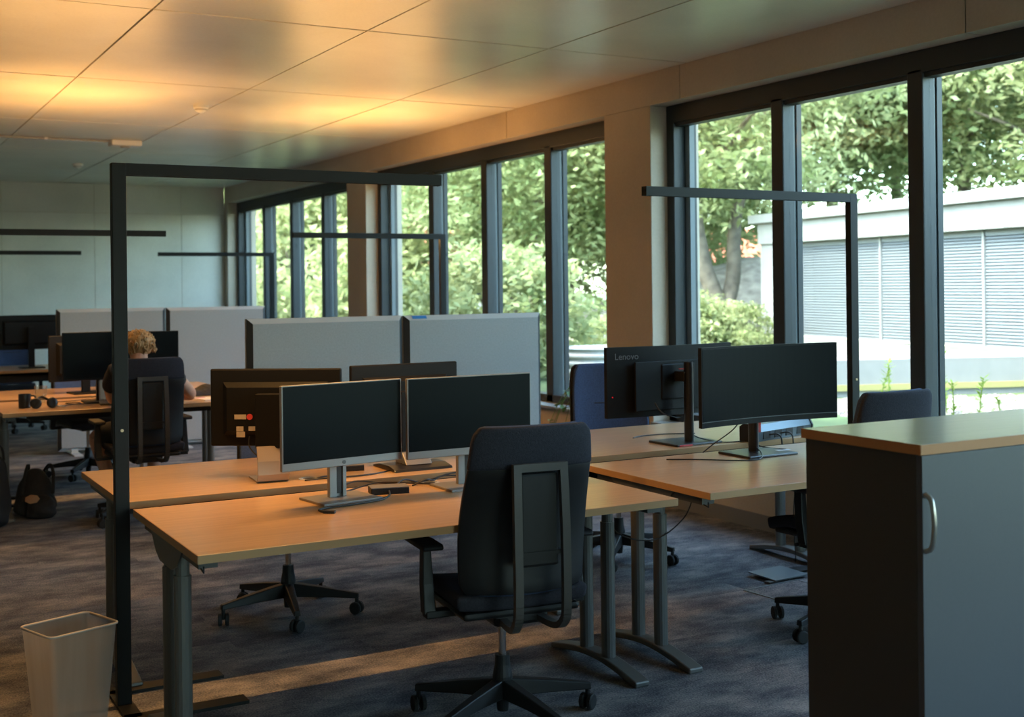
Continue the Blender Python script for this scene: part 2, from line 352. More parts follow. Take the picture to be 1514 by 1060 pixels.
# ------------------------------------------------------------------ desks
DZ = 0.746
def make_desk():
    t = thing('office_desk', '', 'desk')
    MB().box(0, 1.8, 0, 0.9, DZ - 0.027, DZ).build('tabletop', WOOD, t, bevel=0.002)
    eb = MB(); eb.box(-0.0015, 0.0, 0, 0.9, DZ - 0.0265, DZ - 0.0005); eb.box(1.8, 1.8015, 0, 0.9, DZ - 0.0265, DZ - 0.0005)
    eb.box(0, 1.8, -0.0015, 0, DZ - 0.0265, DZ - 0.0005); eb.box(0, 1.8, 0.9, 0.9015, DZ - 0.0265, DZ - 0.0005)
    eb.build('edge_band', WEDGE, t)
    for sx in (0, 1):
        x = 0.052 if sx == 0 else 1.8 - 0.052; dx = 1 if sx == 0 else -1
        arch = [(0.165, 0.0), (0.165, 0.022)]
        top = [(0.165 + 0.63 * k / 14, 0.022 + 0.042 * math.sin(PI * k / 14)) for k in range(1, 14)]
        bot = [(0.165 + 0.63 * k / 14, max(0.0, -0.006 + 0.044 * math.sin(PI * k / 14))) for k in range(13, 0, -1)]
        ft = MB().prism(arch[1:] + top + [(0.795, 0.022), (0.795, 0.0)] + bot + arch[:1], x - 0.034, x + 0.034, 'x').build('foot', STEEL, t, bevel=0.006)
        for y in (0.40, 0.56):
            MB().tube([(x, y, 0.055), (x, y, 0.60)], 0.029, 16).build('leg_column', STEEL, t, smooth=False)
            MB().tube([(x, y, 0.60), (x, y, DZ - 0.03)], 0.023, 16).build('inner_column', STEEL, t)
        br = MB().prism([(0.25, DZ - 0.028), (0.71, DZ - 0.028), (0.63, DZ - 0.10), (0.57, DZ - 0.125), (0.40, DZ - 0.125), (0.33, DZ - 0.10)], x - 0.036, x - 0.030, 'x') if sx == 0 else \
            MB().prism([(0.25, DZ - 0.028), (0.71, DZ - 0.028), (0.63, DZ - 0.05), (0.33, DZ - 0.05)], x + 0.028, x + 0.034, 'x')
        br.build('bracket', STEEL, t)
        MB().box(x - 0.03, x + 0.03, 0.08, 0.82, DZ - 0.06, DZ - 0.0275).build('support_arm', mat('dark_steel', (0.06, 0.06, 0.06), 0.5), t)
    MB().box(0.09, 1.71, 0.44, 0.50, DZ - 0.065, DZ - 0.028).build('cross_beam', mat('dark_steel', (0.06, 0.06, 0.06), 0.5), t)
    tr = MB(); tr.box(0.25, 1.55, 0.66, 0.83, DZ - 0.125, DZ - 0.121); tr.box(0.25, 1.55, 0.66, 0.664, DZ - 0.121, DZ - 0.03); tr.box(0.25, 1.55, 0.826, 0.83, DZ - 0.121, DZ - 0.06)
    tr.build('cable_tray', PLAST, t)
    MB().tube([(0.03, 0.10, DZ - 0.03), (0.03, 0.10, DZ - 0.055), (0.03, 0.05, DZ - 0.065), (0.03, 0.05, DZ - 0.045)], 0.003, 6).build('hook', PLAST, t)
    return t
desk0 = make_desk(); used = []
def desk(x, y, flip, label, z=0.0):
    o = desk0 if not used else copy_tree(desk0); used.append(1)
    if flip: o.location = (x + 1.8, y + 0.9, z); o.rotation_euler = (0, 0, PI)
    else: o.location = (x, y, z)
    tag(o, label, 'desk', 'maple sit-stand desks'); return o
A1 = (0.949, 3.647); A2 = (0.949, 4.712); B1 = (2.923, 3.672); B2 = (2.923, 4.74)
C1 = (0.955, 8.535); C2 = (0.955, 9.60)
desk(*A1, False, 'maple desk with two silver-framed monitors, an office chair pushed against it')
desk(*A2, True, 'maple desk behind the two silver-framed monitors, carrying two black monitor backs')
desk(*B1, False, 'maple desk by the window carrying the wide curved black monitor')
desk(*B2, True, 'maple desk by the window carrying the black monitor seen from its back')
desk(*C1, False, 'maple desk with mug, glass and headset where the blond person sits')
desk(*C2, True, 'maple desk facing the blond person across a narrow gap')
desk(2.923, 8.535, False, 'desk mostly hidden behind the grey partition screens near the windows')
desk(1.0, 13.10, True, 'far desk near the back wall with a black monitor')

# ------------------------------------------------------------------ floor lamps
def floor_lamp(xp, y, z, sgn, length, label, on=True, tw=0.052, th=0.045, yd=0.04):
    """xp: outer side of the pole; arm goes sgn along x"""
    t = thing('floor_lamp', label, 'lamp', (xp, y, 0), 0, 'black angular office floor lamps')
    s = sgn
    def bx(x0, x1, y0, y1, z0, z1): return MB().box(min(s * x0, s * x1), max(s * x0, s * x1), y0, y1, z0, z1)
    bx(0, tw, -yd / 2, yd / 2, 0.012, z).build('pole', BLACK, t, bevel=0.002)
    ch = MB()
    L = length; h = yd / 2
    for y0, y1 in ((-h, -h + 0.003), (h - 0.003, h)): ch.box(min(s * tw, s * L), max(s * tw, s * L), y0, y1, z - th, z)
    ch.box(min(s * tw, s * L), max(s * tw, s * L), -h + 0.003, h - 0.003, z - th * 0.5 - 0.004, z - th * 0.5 + 0.004)
    ch.box(min(s * (L - 0.004), s * L), max(s * (L - 0.004), s * L), -h + 0.003, h - 0.003, z - th, z)
    ch.build('arm', BLACK, t)
    em = mat('lamp_diffuser', (0.8, 0.75, 0.65), 0.6, emit=LAMP_COL, estr=0.12) if on else mat('lamp_diffuser_unlit', (0.3, 0.3, 0.3), 0.6)
    bx(tw + 0.01, L - 0.008, -h + 0.004, h - 0.004, z - th + 0.003, z - th + 0.005).build('lower_diffuser', em, t)
    bx(tw + 0.01, L - 0.008, -h + 0.004, h - 0.004, z - 0.005, z - 0.003).build('upper_diffuser', em, t)
    u = MB()
    u.box(min(s * 0.0, s * 0.06), max(s * 0.0, s * 0.06), -0.17, 0.17, 0, 0.012)
    u.box(min(s * 0.0, s * 0.44), max(s * 0.0, s * 0.44), -0.21, -0.13, 0, 0.012); u.box(min(s * 0.0, s * 0.44), max(s * 0.0, s * 0.44), 0.13, 0.21, 0, 0.012)
    u.build('base', BLACK, t)
    MB().lathe([(0.006, 0), (0.006, 0.004)], 12, M=Matrix.Translation((s * tw / 2, -yd / 2 - 0.003, 1.03)) @ Matrix.Rotation(R(90), 4, 'X')).build('switch', mat('brass', (0.4, 0.3, 0.2), 0.4, 0.8), t)
    for nm, zz, tilt, pw, sp in (('lower_light', z - th + 0.0025, 0, LAMP_DOWN, 150), ('upper_light', z - 0.0025, PI - R(33), LAMP_UP / 2, 112), ('upper_light', z - 0.0025, PI + R(33), LAMP_UP / 2, 112)):
        if not on: break
        li = bpy.data.lights.new(nm, 'AREA'); li.shape = 'RECTANGLE'; li.size = L - tw - 0.02; li.size_y = yd * 0.4; li.energy = pw * (L - tw) / 1.2
        li.color = LAMP_COL; li.spread = R(sp)
        lo = bpy.data.objects.new(nm, li); C.objects.link(lo); lo.parent = t
        lo.location = (s * (tw + L) / 2, 0, zz + (0.006 if tilt else 0)); lo.rotation_euler = (tilt, 0, 0)
    return t
floor_lamp(0.898, 4.635, 2.023, 1, 1.355, 'black angular floor lamp towering over the desk with silver-framed monitors')
floor_lamp(4.772, 4.74, 2.02, -1, 1.38, 'black angular floor lamp standing by the window beside the curved monitor', on=False)
floor_lamp(4.72, 9.62, 2.012, -1, 1.40, 'black angular floor lamp behind the grey partition with the blue strip')
floor_lamp(0.86, 9.53, 2.007, 1, 1.395, 'black angular floor lamp over the desk of the blond person')
floor_lamp(1.02, 14.2, 1.993, 1, 1.40, 'far black floor lamp with its arm along the back wall over the far desk', on=False)
floor_lamp(4.72, 14.4, 1.987, -1, 1.40, 'far black floor lamp in front of the window nearest the back wall', on=False)

# ------------------------------------------------------------------ chairs
def make_chair(fab, bandfab):
    t = thing('office_chair', '', 'chair')
    # star base: five arms, each with its caster
    for k in range(5):
        a = R(90 + 72 * k); d = Vector((math.cos(a), math.sin(a), 0)); n = Vector((-d.y, d.x, 0))
        Mx = Matrix(((d.x, n.x, 0, 0), (d.y, n.y, 0, 0), (0, 0, 1, 0), (0, 0, 0, 1)))
        vs = []
        for r_, hw, z0, z1 in ((0.025, 0.026, 0.085, 0.150), (0.17, 0.021, 0.083, 0.128), (0.335, 0.016, 0.074, 0.098)):
            vs += [(r_, -hw, z0), (r_, hw, z0), (r_, hw * 0.8, z1), (r_, -hw * 0.8, z1)]
        fs = [(0, 1, 2, 3)] + [(4 * i + j, 4 * i + (j + 1) % 4, 4 * i + 4 + (j + 1) % 4, 4 * i + 4 + j) for i in range(2) for j in range(4)] + [(11, 10, 9, 8)]
        ar = MB().add(vs, fs, Mx).build('base_arm', PLAST, t, bevel=0.004)
        cs = MB()
        ca = a + R(40 + 30 * k); ax = Vector((math.cos(ca), math.sin(ca), 0)); p = d * 0.325 + Vector((0, 0, 0.029))
        for o_ in (-0.016, 0.016):
            cs.tube([p + ax * (o_ - 0.009), p + ax * (o_ - 0.006), p + ax * (o_ + 0.006), p + ax * (o_ + 0.009)], [0.024, 0.029, 0.029, 0.024], 16)
        cs.tube([p, p + Vector((0, 0, 0.05))], 0.009, 8)
        cs.build('caster', RUBBER, ar)
    MB().lathe([(0.02, 0.035), (0.024, 0.08), (0.036, 0.085), (0.036, 0.16), (0.028, 0.20), (0.026, 0.235)], 20).build('hub', PLAST, t, smooth=False)
    MB().lathe([(0.014, 0.2), (0.014, 0.40)], 16).build('gas_lift', CHROME, t)
    MB().box(-0.10, 0.10, -0.19, 0.12, 0.385, 0.43).build('mechanism', PLAST, t, bevel=0.015)
    MB().tube([(-0.05, 0.04, 0.405), (-0.26, 0.05, 0.40)], 0.008, 8).build('lever', PLAST, t)
    # seat
    def seat_top(u, v):
        x = (u * 2 - 1); y = v
        hw = 0.245 * (1 - 0.08 * v)
        return (x * hw, -0.215 + 0.49 * y, 0.5 - 0.03 * max(0, v - 0.75) / 0.25 + 0.012 * x * x)
    s = MB(); nu, nv = 8, 8; top = []; 
    vs = []; fs = []
    for lay, dz in ((0, 0.0), (1, -0.055)):
        for j in range(nv + 1):
            for i in range(nu + 1):
                x, y, z = seat_top(i / nu, j / nv); k = 0.97 if lay else 1
                vs.append((x * k, y * k, z + dz))
    W = nu + 1; N = W * (nv + 1)
    for j in range(nv):
        for i in range(nu):
            a = j * W + i; fs.append((a, a + 1, a + W + 1, a + W)); fs.append((N + a, N + a + W, N + a + W + 1, N + a + 1))
    for i in range(nu):
        fs.append((i, N + i, N + i + 1, i + 1)); a = nv * W + i; fs.append((a, a + 1, N + a + 1, N + a))
    for j in range(nv):
        a = j * W; fs.append((a, a + W, N + a + W, N + a)); a = j * W + nu; fs.append((a, N + a, N + a + W, a + W))
    s.add(vs, fs); s.build('seat', fab, t, smooth=True, bevel=0.018, seg=3)
    MB().box(-0.215, 0.215, -0.20, 0.23, 0.42, 0.448).build('seat_pan', PLAST, t, bevel=0.012)
    # backrest profile: y(z), half width(z)
    def by(v): return -0.245 - 0.075 * v - 0.02 * math.sin(PI * min(1, v * 1.3)) * -1.6
    def hw(v): return 0.205 + 0.034 * math.sin(PI * (0.15 + 0.65 * (1 - v))) - 0.012 * v
    Z0, Z1 = 0.50, 1.085
    def back(off, v0, v1, grow=0.0, yo=0.0):
        def fn(u, vv):
            v = v0 + (v1 - v0) * vv; x = u * 2 - 1
            zz = Z0 + (Z1 - Z0) * v
            rd = 1.0
            if v > 0.93: rd = 1 - 0.10 * ((v - 0.93) / 0.07) ** 2
            if v < 0.08: rd = 1 - 0.12 * ((0.08 - v) / 0.08) ** 2
            lift = -0.012 * x * x * v + 0.0
            return (x * (hw(v) + grow) * rd, by(v) + yo + 0.055 * x * x * (0.4 + 0.6 * (1 - v)) + 0.012 * x ** 4, zz + (0.018 * abs(x) ** 3 if v > 0.9 else 0) * 0)
        return fn
    MB().sheet(back(0, 0.0, 1.0, -0.012, 0.034), 12, 16, 0.038).build('backrest_cushion', bandfab, t, smooth=True, bevel=0.014, seg=3)
    MB().sheet(back(0, 0.02, 0.76, 0.0, -0.004), 12, 12, 0.016).build('backrest_shell', PLAST, t, smooth=True, bevel=0.004)
    MB().sheet(back(0, 0.755, 1.0, 0.003, 0.0), 12, 6, 0.026).build('backrest_band', fab, t, smooth=True, bevel=0.010, seg=3)
    MB().box(-0.09, 0.09, -0.212, -0.206, 0.86, 0.866).build('cushion_seam', PLAST, t)
    # grey loop behind the back that bends forward under the seat
    lo = MB()
    for sx in (-1, 1):
        pts = curve_pts([(sx * 0.083, -0.355, 0.95), (sx * 0.086, -0.365, 0.75), (sx * 0.086, -0.368, 0.50), (sx * 0.086, -0.345, 0.43), (sx * 0.078, -0.28, 0.405), (sx * 0.06, -0.10, 0.41)], 6)
        for i in range(len(pts) - 1):
            a, b = Vector(pts[i]), Vector(pts[i + 1]); d = (b - a).normalized(); nn = Vector((1, 0, 0)); q = d.cross(nn).normalized()
            h1, h2 = 0.014, 0.011
            vv = [a + nn * h1 * s1 + q * h2 * s2 for s1, s2 in ((-1, -1), (1, -1), (1, 1), (-1, 1))] + [b + nn * h1 * s1 + q * h2 * s2 for s1, s2 in ((-1, -1), (1, -1), (1, 1), (-1, 1))]
            lo.add([tuple(p) for p in vv], [(0, 3, 2, 1), (4, 5, 6, 7), (0, 1, 5, 4), (1, 2, 6, 5), (2, 3, 7, 6), (3, 0, 4, 7)])
    lo.box(-0.097, 0.097, -0.366, -0.344, 0.938, 0.964)
    lo.build('back_frame', LOOP, t)
    MB().box(-0.07, 0.07, -0.352, -0.322, 0.62, 0.93).build('back_core', PLAST, t, bevel=0.01)
    MB().box(-0.085, 0.085, -0.358, -0.31, 0.66, 0.672).build('height_knob', PLAST, t)
    for sx in (-1, 1):
        ap = MB().prism([(-0.09, 0.645), (0.12, 0.645), (0.135, 0.655), (0.125, 0.668), (-0.085, 0.668), (-0.1, 0.655)], sx * 0.285 - 0.038, sx * 0.285 + 0.038, 'x').build('armrest', PLAST, t, bevel=0.008)
        q = MB(); q.add([(sx * 0.285 + dx_ * wx, y + dy_ * 0.022, z) for (y, z, wx) in ((0.0, 0.65, 0.014), (-0.01, 0.52, 0.020), (-0.03, 0.42, 0.022)) for dx_, dy_ in ((-1, -1), (1, -1), (1, 1), (-1, 1))],
              [(3, 2, 1, 0)] + [(4 * i + j, 4 * i + (j + 1) % 4, 4 * i + 4 + (j + 1) % 4, 4 * i + 4 + j) for i in range(2) for j in range(4)] + [(8, 9, 10, 11)])
        q.box(min(sx * 0.08, sx * 0.30), max(sx * 0.08, sx * 0.30), -0.055, -0.005, 0.405, 0.43)
        q.build('armrest_post', PLAST, ap, bevel=0.004)
    return t
def place(o, x, y, rz, label, base=18, lift=0.0):
    for ch in o.children:
        if ch.name.startswith('base_arm'): ch.rotation_euler = (0, 0, R(base - 18))
        elif lift and not ch.name.startswith('hub'): ch.location.z = lift
    o.location = (x, y, 0); o.rotation_euler = (0, 0, R(rz)); tag(o, label, 'chair', 'dark office swivel chairs'); return o
chA = make_chair(FABRIC, FABBLUE)
place(chA, 2.07, 3.79, -7, 'office chair seen from behind, pushed against the desk with silver-framed monitors', 67.7)
place(copy_tree(chA), 1.87, 5.54, 163, 'office chair on the far side behind the black monitor with stickers', 23)
place(copy_tree(chA), 3.85, 5.66, 158, 'slate-blue office chair facing the wide monitor back, near the potted plant', -2)
place(copy_tree(chA), 3.93, 3.98, 3, 'office chair half hidden behind the tall grey cabinet', 42)
place(copy_tree(chA), 1.795, 8.33, 0, 'office chair the blond person is sitting on', 64, 0.02)
place(copy_tree(chA), 1.84, 10.56, 190, 'empty office chair across the desk from the blond person', 48)
place(copy_tree(chA), 1.72, 14.40, 175, 'far office chair behind the desk near the back wall')

# ------------------------------------------------------------------ partitions
def partition(x0, x1, y, z, label, grp):
    t = thing('partition_screen', label, 'partition', ((x0 + x1) / 2, y, 0), 0, grp)
    hw = (x1 - x0) / 2; c = 0.03; z0 = 0.03
    # front felt face inset, chamfers as their own trim pieces
    MB().box(-hw + c, hw - c, 0.0, 0.008, z0 + c, z - c).build('felt_face', PANELF, t)
    MB().add([(-hw + c, 0.002, z - c), (hw - c, 0.002, z - c), (hw, c, z), (-hw, c, z)] + [(-hw + c, 0.02, z - c), (hw - c, 0.02, z - c), (hw, c + 0.01, z), (-hw, c + 0.01, z)],
             [(0, 1, 2, 3), (7, 6, 5, 4), (0, 4, 5, 1), (1, 5, 6, 2), (2, 6, 7, 3), (3, 7, 4, 0)]).build('top_bevel', PANELT, t)
    for s in (-1, 1):
        MB().add([(s * (hw - c), 0.002, z0 + c), (s * (hw - c), 0.002, z - c), (s * hw, c, z), (s * hw, c, z0)] + [(s * (hw - c), 0.02, z0 + c), (s * (hw - c), 0.02, z - c), (s * hw, c + 0.01, z), (s * hw, c + 0.01, z0)],
                 [(0, 1, 2, 3), (7, 6, 5, 4), (0, 4, 5, 1), (1, 5, 6, 2), (2, 6, 7, 3), (3, 7, 4, 0)]).build('side_bevel', PANELD, t)
    MB().box(-hw, hw, c, c + 0.035, z0, z).build('core', PANELT, t)
    MB().box(-hw + c, hw - c, c + 0.035, c + 0.06, z0 + c, z - c).build('back_felt', PANELF, t)
    for s in (-1, 1):
        MB().box(s * (hw - 0.15) - 0.04, s * (hw - 0.15) + 0.04, -0.2, 0.26, 0, 0.012).build('foot', mat('pale_metal', (0.6, 0.62, 0.62), 0.35, 0.4), t)
        MB().box(s * (hw - 0.15) - 0.03, s * (hw - 0.15) + 0.03, 0.02, 0.07, 0.012, 0.05).build('bracket', mat('pale_metal', (0.6, 0.62, 0.62), 0.35, 0.4), t)
    return t
g1 = 'grey felt partition screens'
partition(2.133, 3.140, 7.0, 1.368, 'grey felt partition screen to the left of the one with the blue strip', g1)
partition(3.152, 4.156, 7.0, 1.366, 'grey felt partition screen with a blue strip on its top edge', g1)
partition(1.822, 2.833, 12.0, 1.373, 'grey felt partition screen behind the head of the blond person', g1)
partition(2.845, 3.844, 12.0, 1.370, 'far grey felt partition screen reaching toward the windows', g1)
tag(MB().box(-0.05, 0.05, -0.012, 0.012, 0.002, 0.004, M=Matrix.Translation((3.255, 7.0165, 1.353)) @ Matrix.Rotation(R(45), 4, 'X')).build('tape_strip', mat('blue_tape', (0.02, 0.16, 0.42), 0.5)), 'small blue strip lying on the partition top edge', 'strip')

# ------------------------------------------------------------------ monitors
def silver_monitor(x, y, rz, label, w=0.535, zb=0.877, zt=1.193, yaw=0):
    t = thing('monitor', label, 'monitor', (x, y, DZ), R(rz), 'silver-framed monitors')
    b = zb - DZ; tp = zt - DZ
    pf = -0.035
    MB().box(-w / 2, w / 2, pf, pf + 0.018, b, tp).build('housing', SILVER, t, bevel=0.003)
    MB().box(-w / 2 + 0.006, w / 2 - 0.006, pf - 0.0015, pf + 0.002, b + 0.03, tp - 0.004).build('screen', SCREEN, t)
    lg = MB().lathe([(0.0075, 0), (0.0075, 0.001)], 16, M=Matrix.Translation((0, pf - 0.0002, b + 0.015)) @ Matrix.Rotation(R(90), 4, 'X')).build('logo', mat('logo_dark', (0.08, 0.08, 0.08), 0.4), t)
    MB().box(-0.15, 0.15, pf + 0.018, pf + 0.035, b + 0.05, tp - 0.06).build('back_hump', mat('monitor_black', (0.008, 0.008, 0.008), 0.5, spec=0.16), t, bevel=0.008)
    s = MB(); s.box(-0.036, -0.006, 0.012, 0.03, 0.008, tp - 0.1); s.box(0.02, 0.036, 0.012, 0.03, 0.008, tp - 0.1); s.box(-0.036, 0.036, 0.026, 0.034, 0.008, tp - 0.1)
    s.build('stand_post', SILVER, t, bevel=0.002)
    MB().box(-0.006, 0.02, 0.018, 0.0265, 0.02, tp - 0.1).build('post_slot', PLAST2, t)
    MB().box(-0.124, 0.124, -0.105, 0.095, 0, 0.009).build('stand_base', SILVER, t, bevel=0.002)
    return t
silver_monitor(1.668, 4.327, 8, 'silver-framed monitor with a small hub lying beside its base', w=0.515)
silver_monitor(2.215, 4.33, 0.5, 'silver-framed monitor beside the headrest of the nearest chair', w=0.56, zb=0.877, zt=1.193)

def sticker(parent, x0, x1, z0, z1, y, col, nm='sticker'):
    return MB().box(x0, x1, y - 0.0008, y + 0.0008, z0, z1).build(nm, mat('sticker_%0.2f_%0.2f' % (col[0], col[1]), col, 0.6), parent)
def back_monitor(x, y, rz, label, w, h, zt, kind, swivel=0.0, dz=DZ):
    """monitor seen from its back: its back points to -y in local space"""
    t = thing('monitor', label, 'monitor', (x, y, dz), R(rz), 'black monitors seen from behind')
    tp = zt - DZ; b = tp - h
    Ms = Matrix.Rotation(R(swivel), 4, 'Z')
    def bx(*a, M=Ms): return MB().box(*a, M=M)
    MBK = mat('monitor_black', (0.008, 0.008, 0.008), 0.5, spec=0.16)
    bx(-w / 2, w / 2, 0.065, 0.09, b, tp).build('housing', MBK, t, bevel=0.006)
    bx(-w / 2 + 0.008, w / 2 - 0.008, 0.0895, 0.0915, b + 0.014, tp - 0.008).build('screen', SCREEN, t)
    # raised back cover with sloped sides
    x0, x1, z0, z1 = -w / 2 + 0.055, w / 2 - 0.055, b + 0.045, tp - 0.055; k = 0.022
    MB().add([(x0, 0.066, z0), (x1, 0.066, z0), (x1, 0.066, z1), (x0, 0.066, z1), (x0 + k, 0.042, z0 + k), (x1 - k, 0.042, z0 + k), (x1 - k, 0.042, z1 - k), (x0 + k, 0.042, z1 - k)],
             [(4, 5, 6, 7), (0, 1, 5, 4), (1, 2, 6, 5), (2, 3, 7, 6), (3, 0, 4, 7), (3, 2, 1, 0)], Ms).build('back_cover', MBK, t)
    if kind == 'curl':
        MB().box(-0.07, 0.07, -0.005, 0.04, 0.14, tp - 0.10, M=Ms).build('stand_upper', MBK, t, bevel=0.004)
        pr = [(-0.01, 0.15), (-0.028, 0.09), (-0.032, 0.035), (-0.02, 0.008), (0.0, 0.0), (0.17, 0.0), (0.17, 0.006), (0.005, 0.007), (-0.012, 0.014), (-0.022, 0.038), (-0.018, 0.09), (0.0, 0.15)]
        MB().prism([(y_ + 0.0, z_) for y_, z_ in pr], -0.065, 0.065, 'x').build('stand_foot', mat('stand_bronze_silver', (0.34, 0.29, 0.25), 0.5, 0.4), t)
        fr = -w / 2 + 0.09
        for a_ in ((0, 0.05, 0.0, 0.02, (0.62, 0.55, 0.48)), (0.008, 0.038, -0.05, -0.03, (0.55, 0.5, 0.45)), (0.008, 0.044, -0.075, -0.052, (0.55, 0.5, 0.45)), (0.06, 0.10, -0.048, -0.03, (0.4, 0.34, 0.28))):
            o = MB().box(fr + 0.02 + a_[0], fr + 0.02 + a_[1], 0.0405, 0.0422, b + 0.115 + a_[2], b + 0.115 + a_[3], M=Ms).build('sticker', mat('paper_label', (0.42, 0.38, 0.33), 0.6, 0, 0.1, 40), t)
        MB().lathe([(0.013, 0), (0.013, 0.0015)], 20, M=Ms @ Matrix.Translation((fr + 0.085, 0.042, b + 0.125)) @ Matrix.Rotation(R(90), 4, 'X')).build('round_sticker', mat('red_sticker', (0.55, 0.05, 0.05), 0.5), t)
        MB().tube([tuple(Ms @ Vector(p)) for p in curve_pts([(fr + 0.085, 0.038, b + 0.045), (fr + 0.09, 0.02, b - 0.0), (fr + 0.15, -0.01, b - 0.04), (fr + 0.25, 0.0, b - 0.05)], 6)], 0.003, 6).build('cable', PLAST, t)
    elif kind == 'wedge':
        MB().box(-0.05, 0.05, 0.0, 0.04, 0.06, tp - 0.12, M=Ms).build('stand_upper', MBK, t, bevel=0.004)
        MB().prism([(-0.13, 0), (0.12, 0), (0.12, 0.008), (0.05, 0.02), (-0.05, 0.022), (-0.12, 0.01)], -0.14, 0.14, 'x').build('stand_base', PLAST2, t, bevel=0.006)
        MB().prism([(-0.075, 0.02), (0.045, 0.02), (0.04, 0.07), (-0.03, 0.07)], -0.062, 0.062, 'x').build('stand_collar', SILVER, t, bevel=0.003)
    else:
        MB().box(-0.03, 0.03, 0.0, 0.035, 0.008, tp - 0.12, M=Ms).build('stand_post', MBK, t)
        MB().box(-0.12, 0.12, -0.10, 0.11, 0, 0.01).build('stand_base', MBK, t)
    return t
back_monitor(1.58, 4.87, -6, 'black monitor back with paper labels and a red round sticker', 0.56, 0.325, 1.212, 'curl', swivel=-27)
back_monitor(2.245, 4.93, 0, 'black monitor back on the dark wedge foot behind silver-framed monitors', 0.525, 0.31, 1.204, 'wedge')
back_monitor(1.71, 9.86, 8, 'black monitor back catching warm light beyond the desk of the blond person', 0.53, 0.36, 1.20, 'post')
back_monitor(1.79, 13.45, 0, 'black monitor on the far desk near the back wall', 0.66, 0.36, 1.297, 'post')

def front_monitor(x, y, rz, label, w, h, zt):
    t = thing('monitor', label, 'monitor', (x, y, DZ), R(rz), 'dark monitors in front of the seated person')
    MBK = mat('monitor_black', (0.008, 0.008, 0.008), 0.5, spec=0.16); tp = zt - DZ; b = tp - h
    MB().box(-w / 2, w / 2, -0.03, -0.006, b, tp).build('housing', MBK, t, bevel=0.004)
    MB().box(-w / 2 + 0.008, w / 2 - 0.008, -0.0315, -0.028, b + 0.016, tp - 0.008).build('screen', SCREEN, t)
    MB().box(-0.03, 0.03, -0.006, 0.03, 0.008, tp - 0.1).build('stand_post', MBK, t); MB().box(-0.12, 0.12, -0.1, 0.1, 0, 0.01).build('stand_base', MBK, t)
    return t
front_monitor(1.665, 9.03, 0, 'dark monitor standing above the open laptop', 0.53, 0.345, 1.252)
front_monitor(2.0, 9.17, -2, 'dark monitor partly hidden by the head of the blond person', 0.50, 0.33, 1.241)

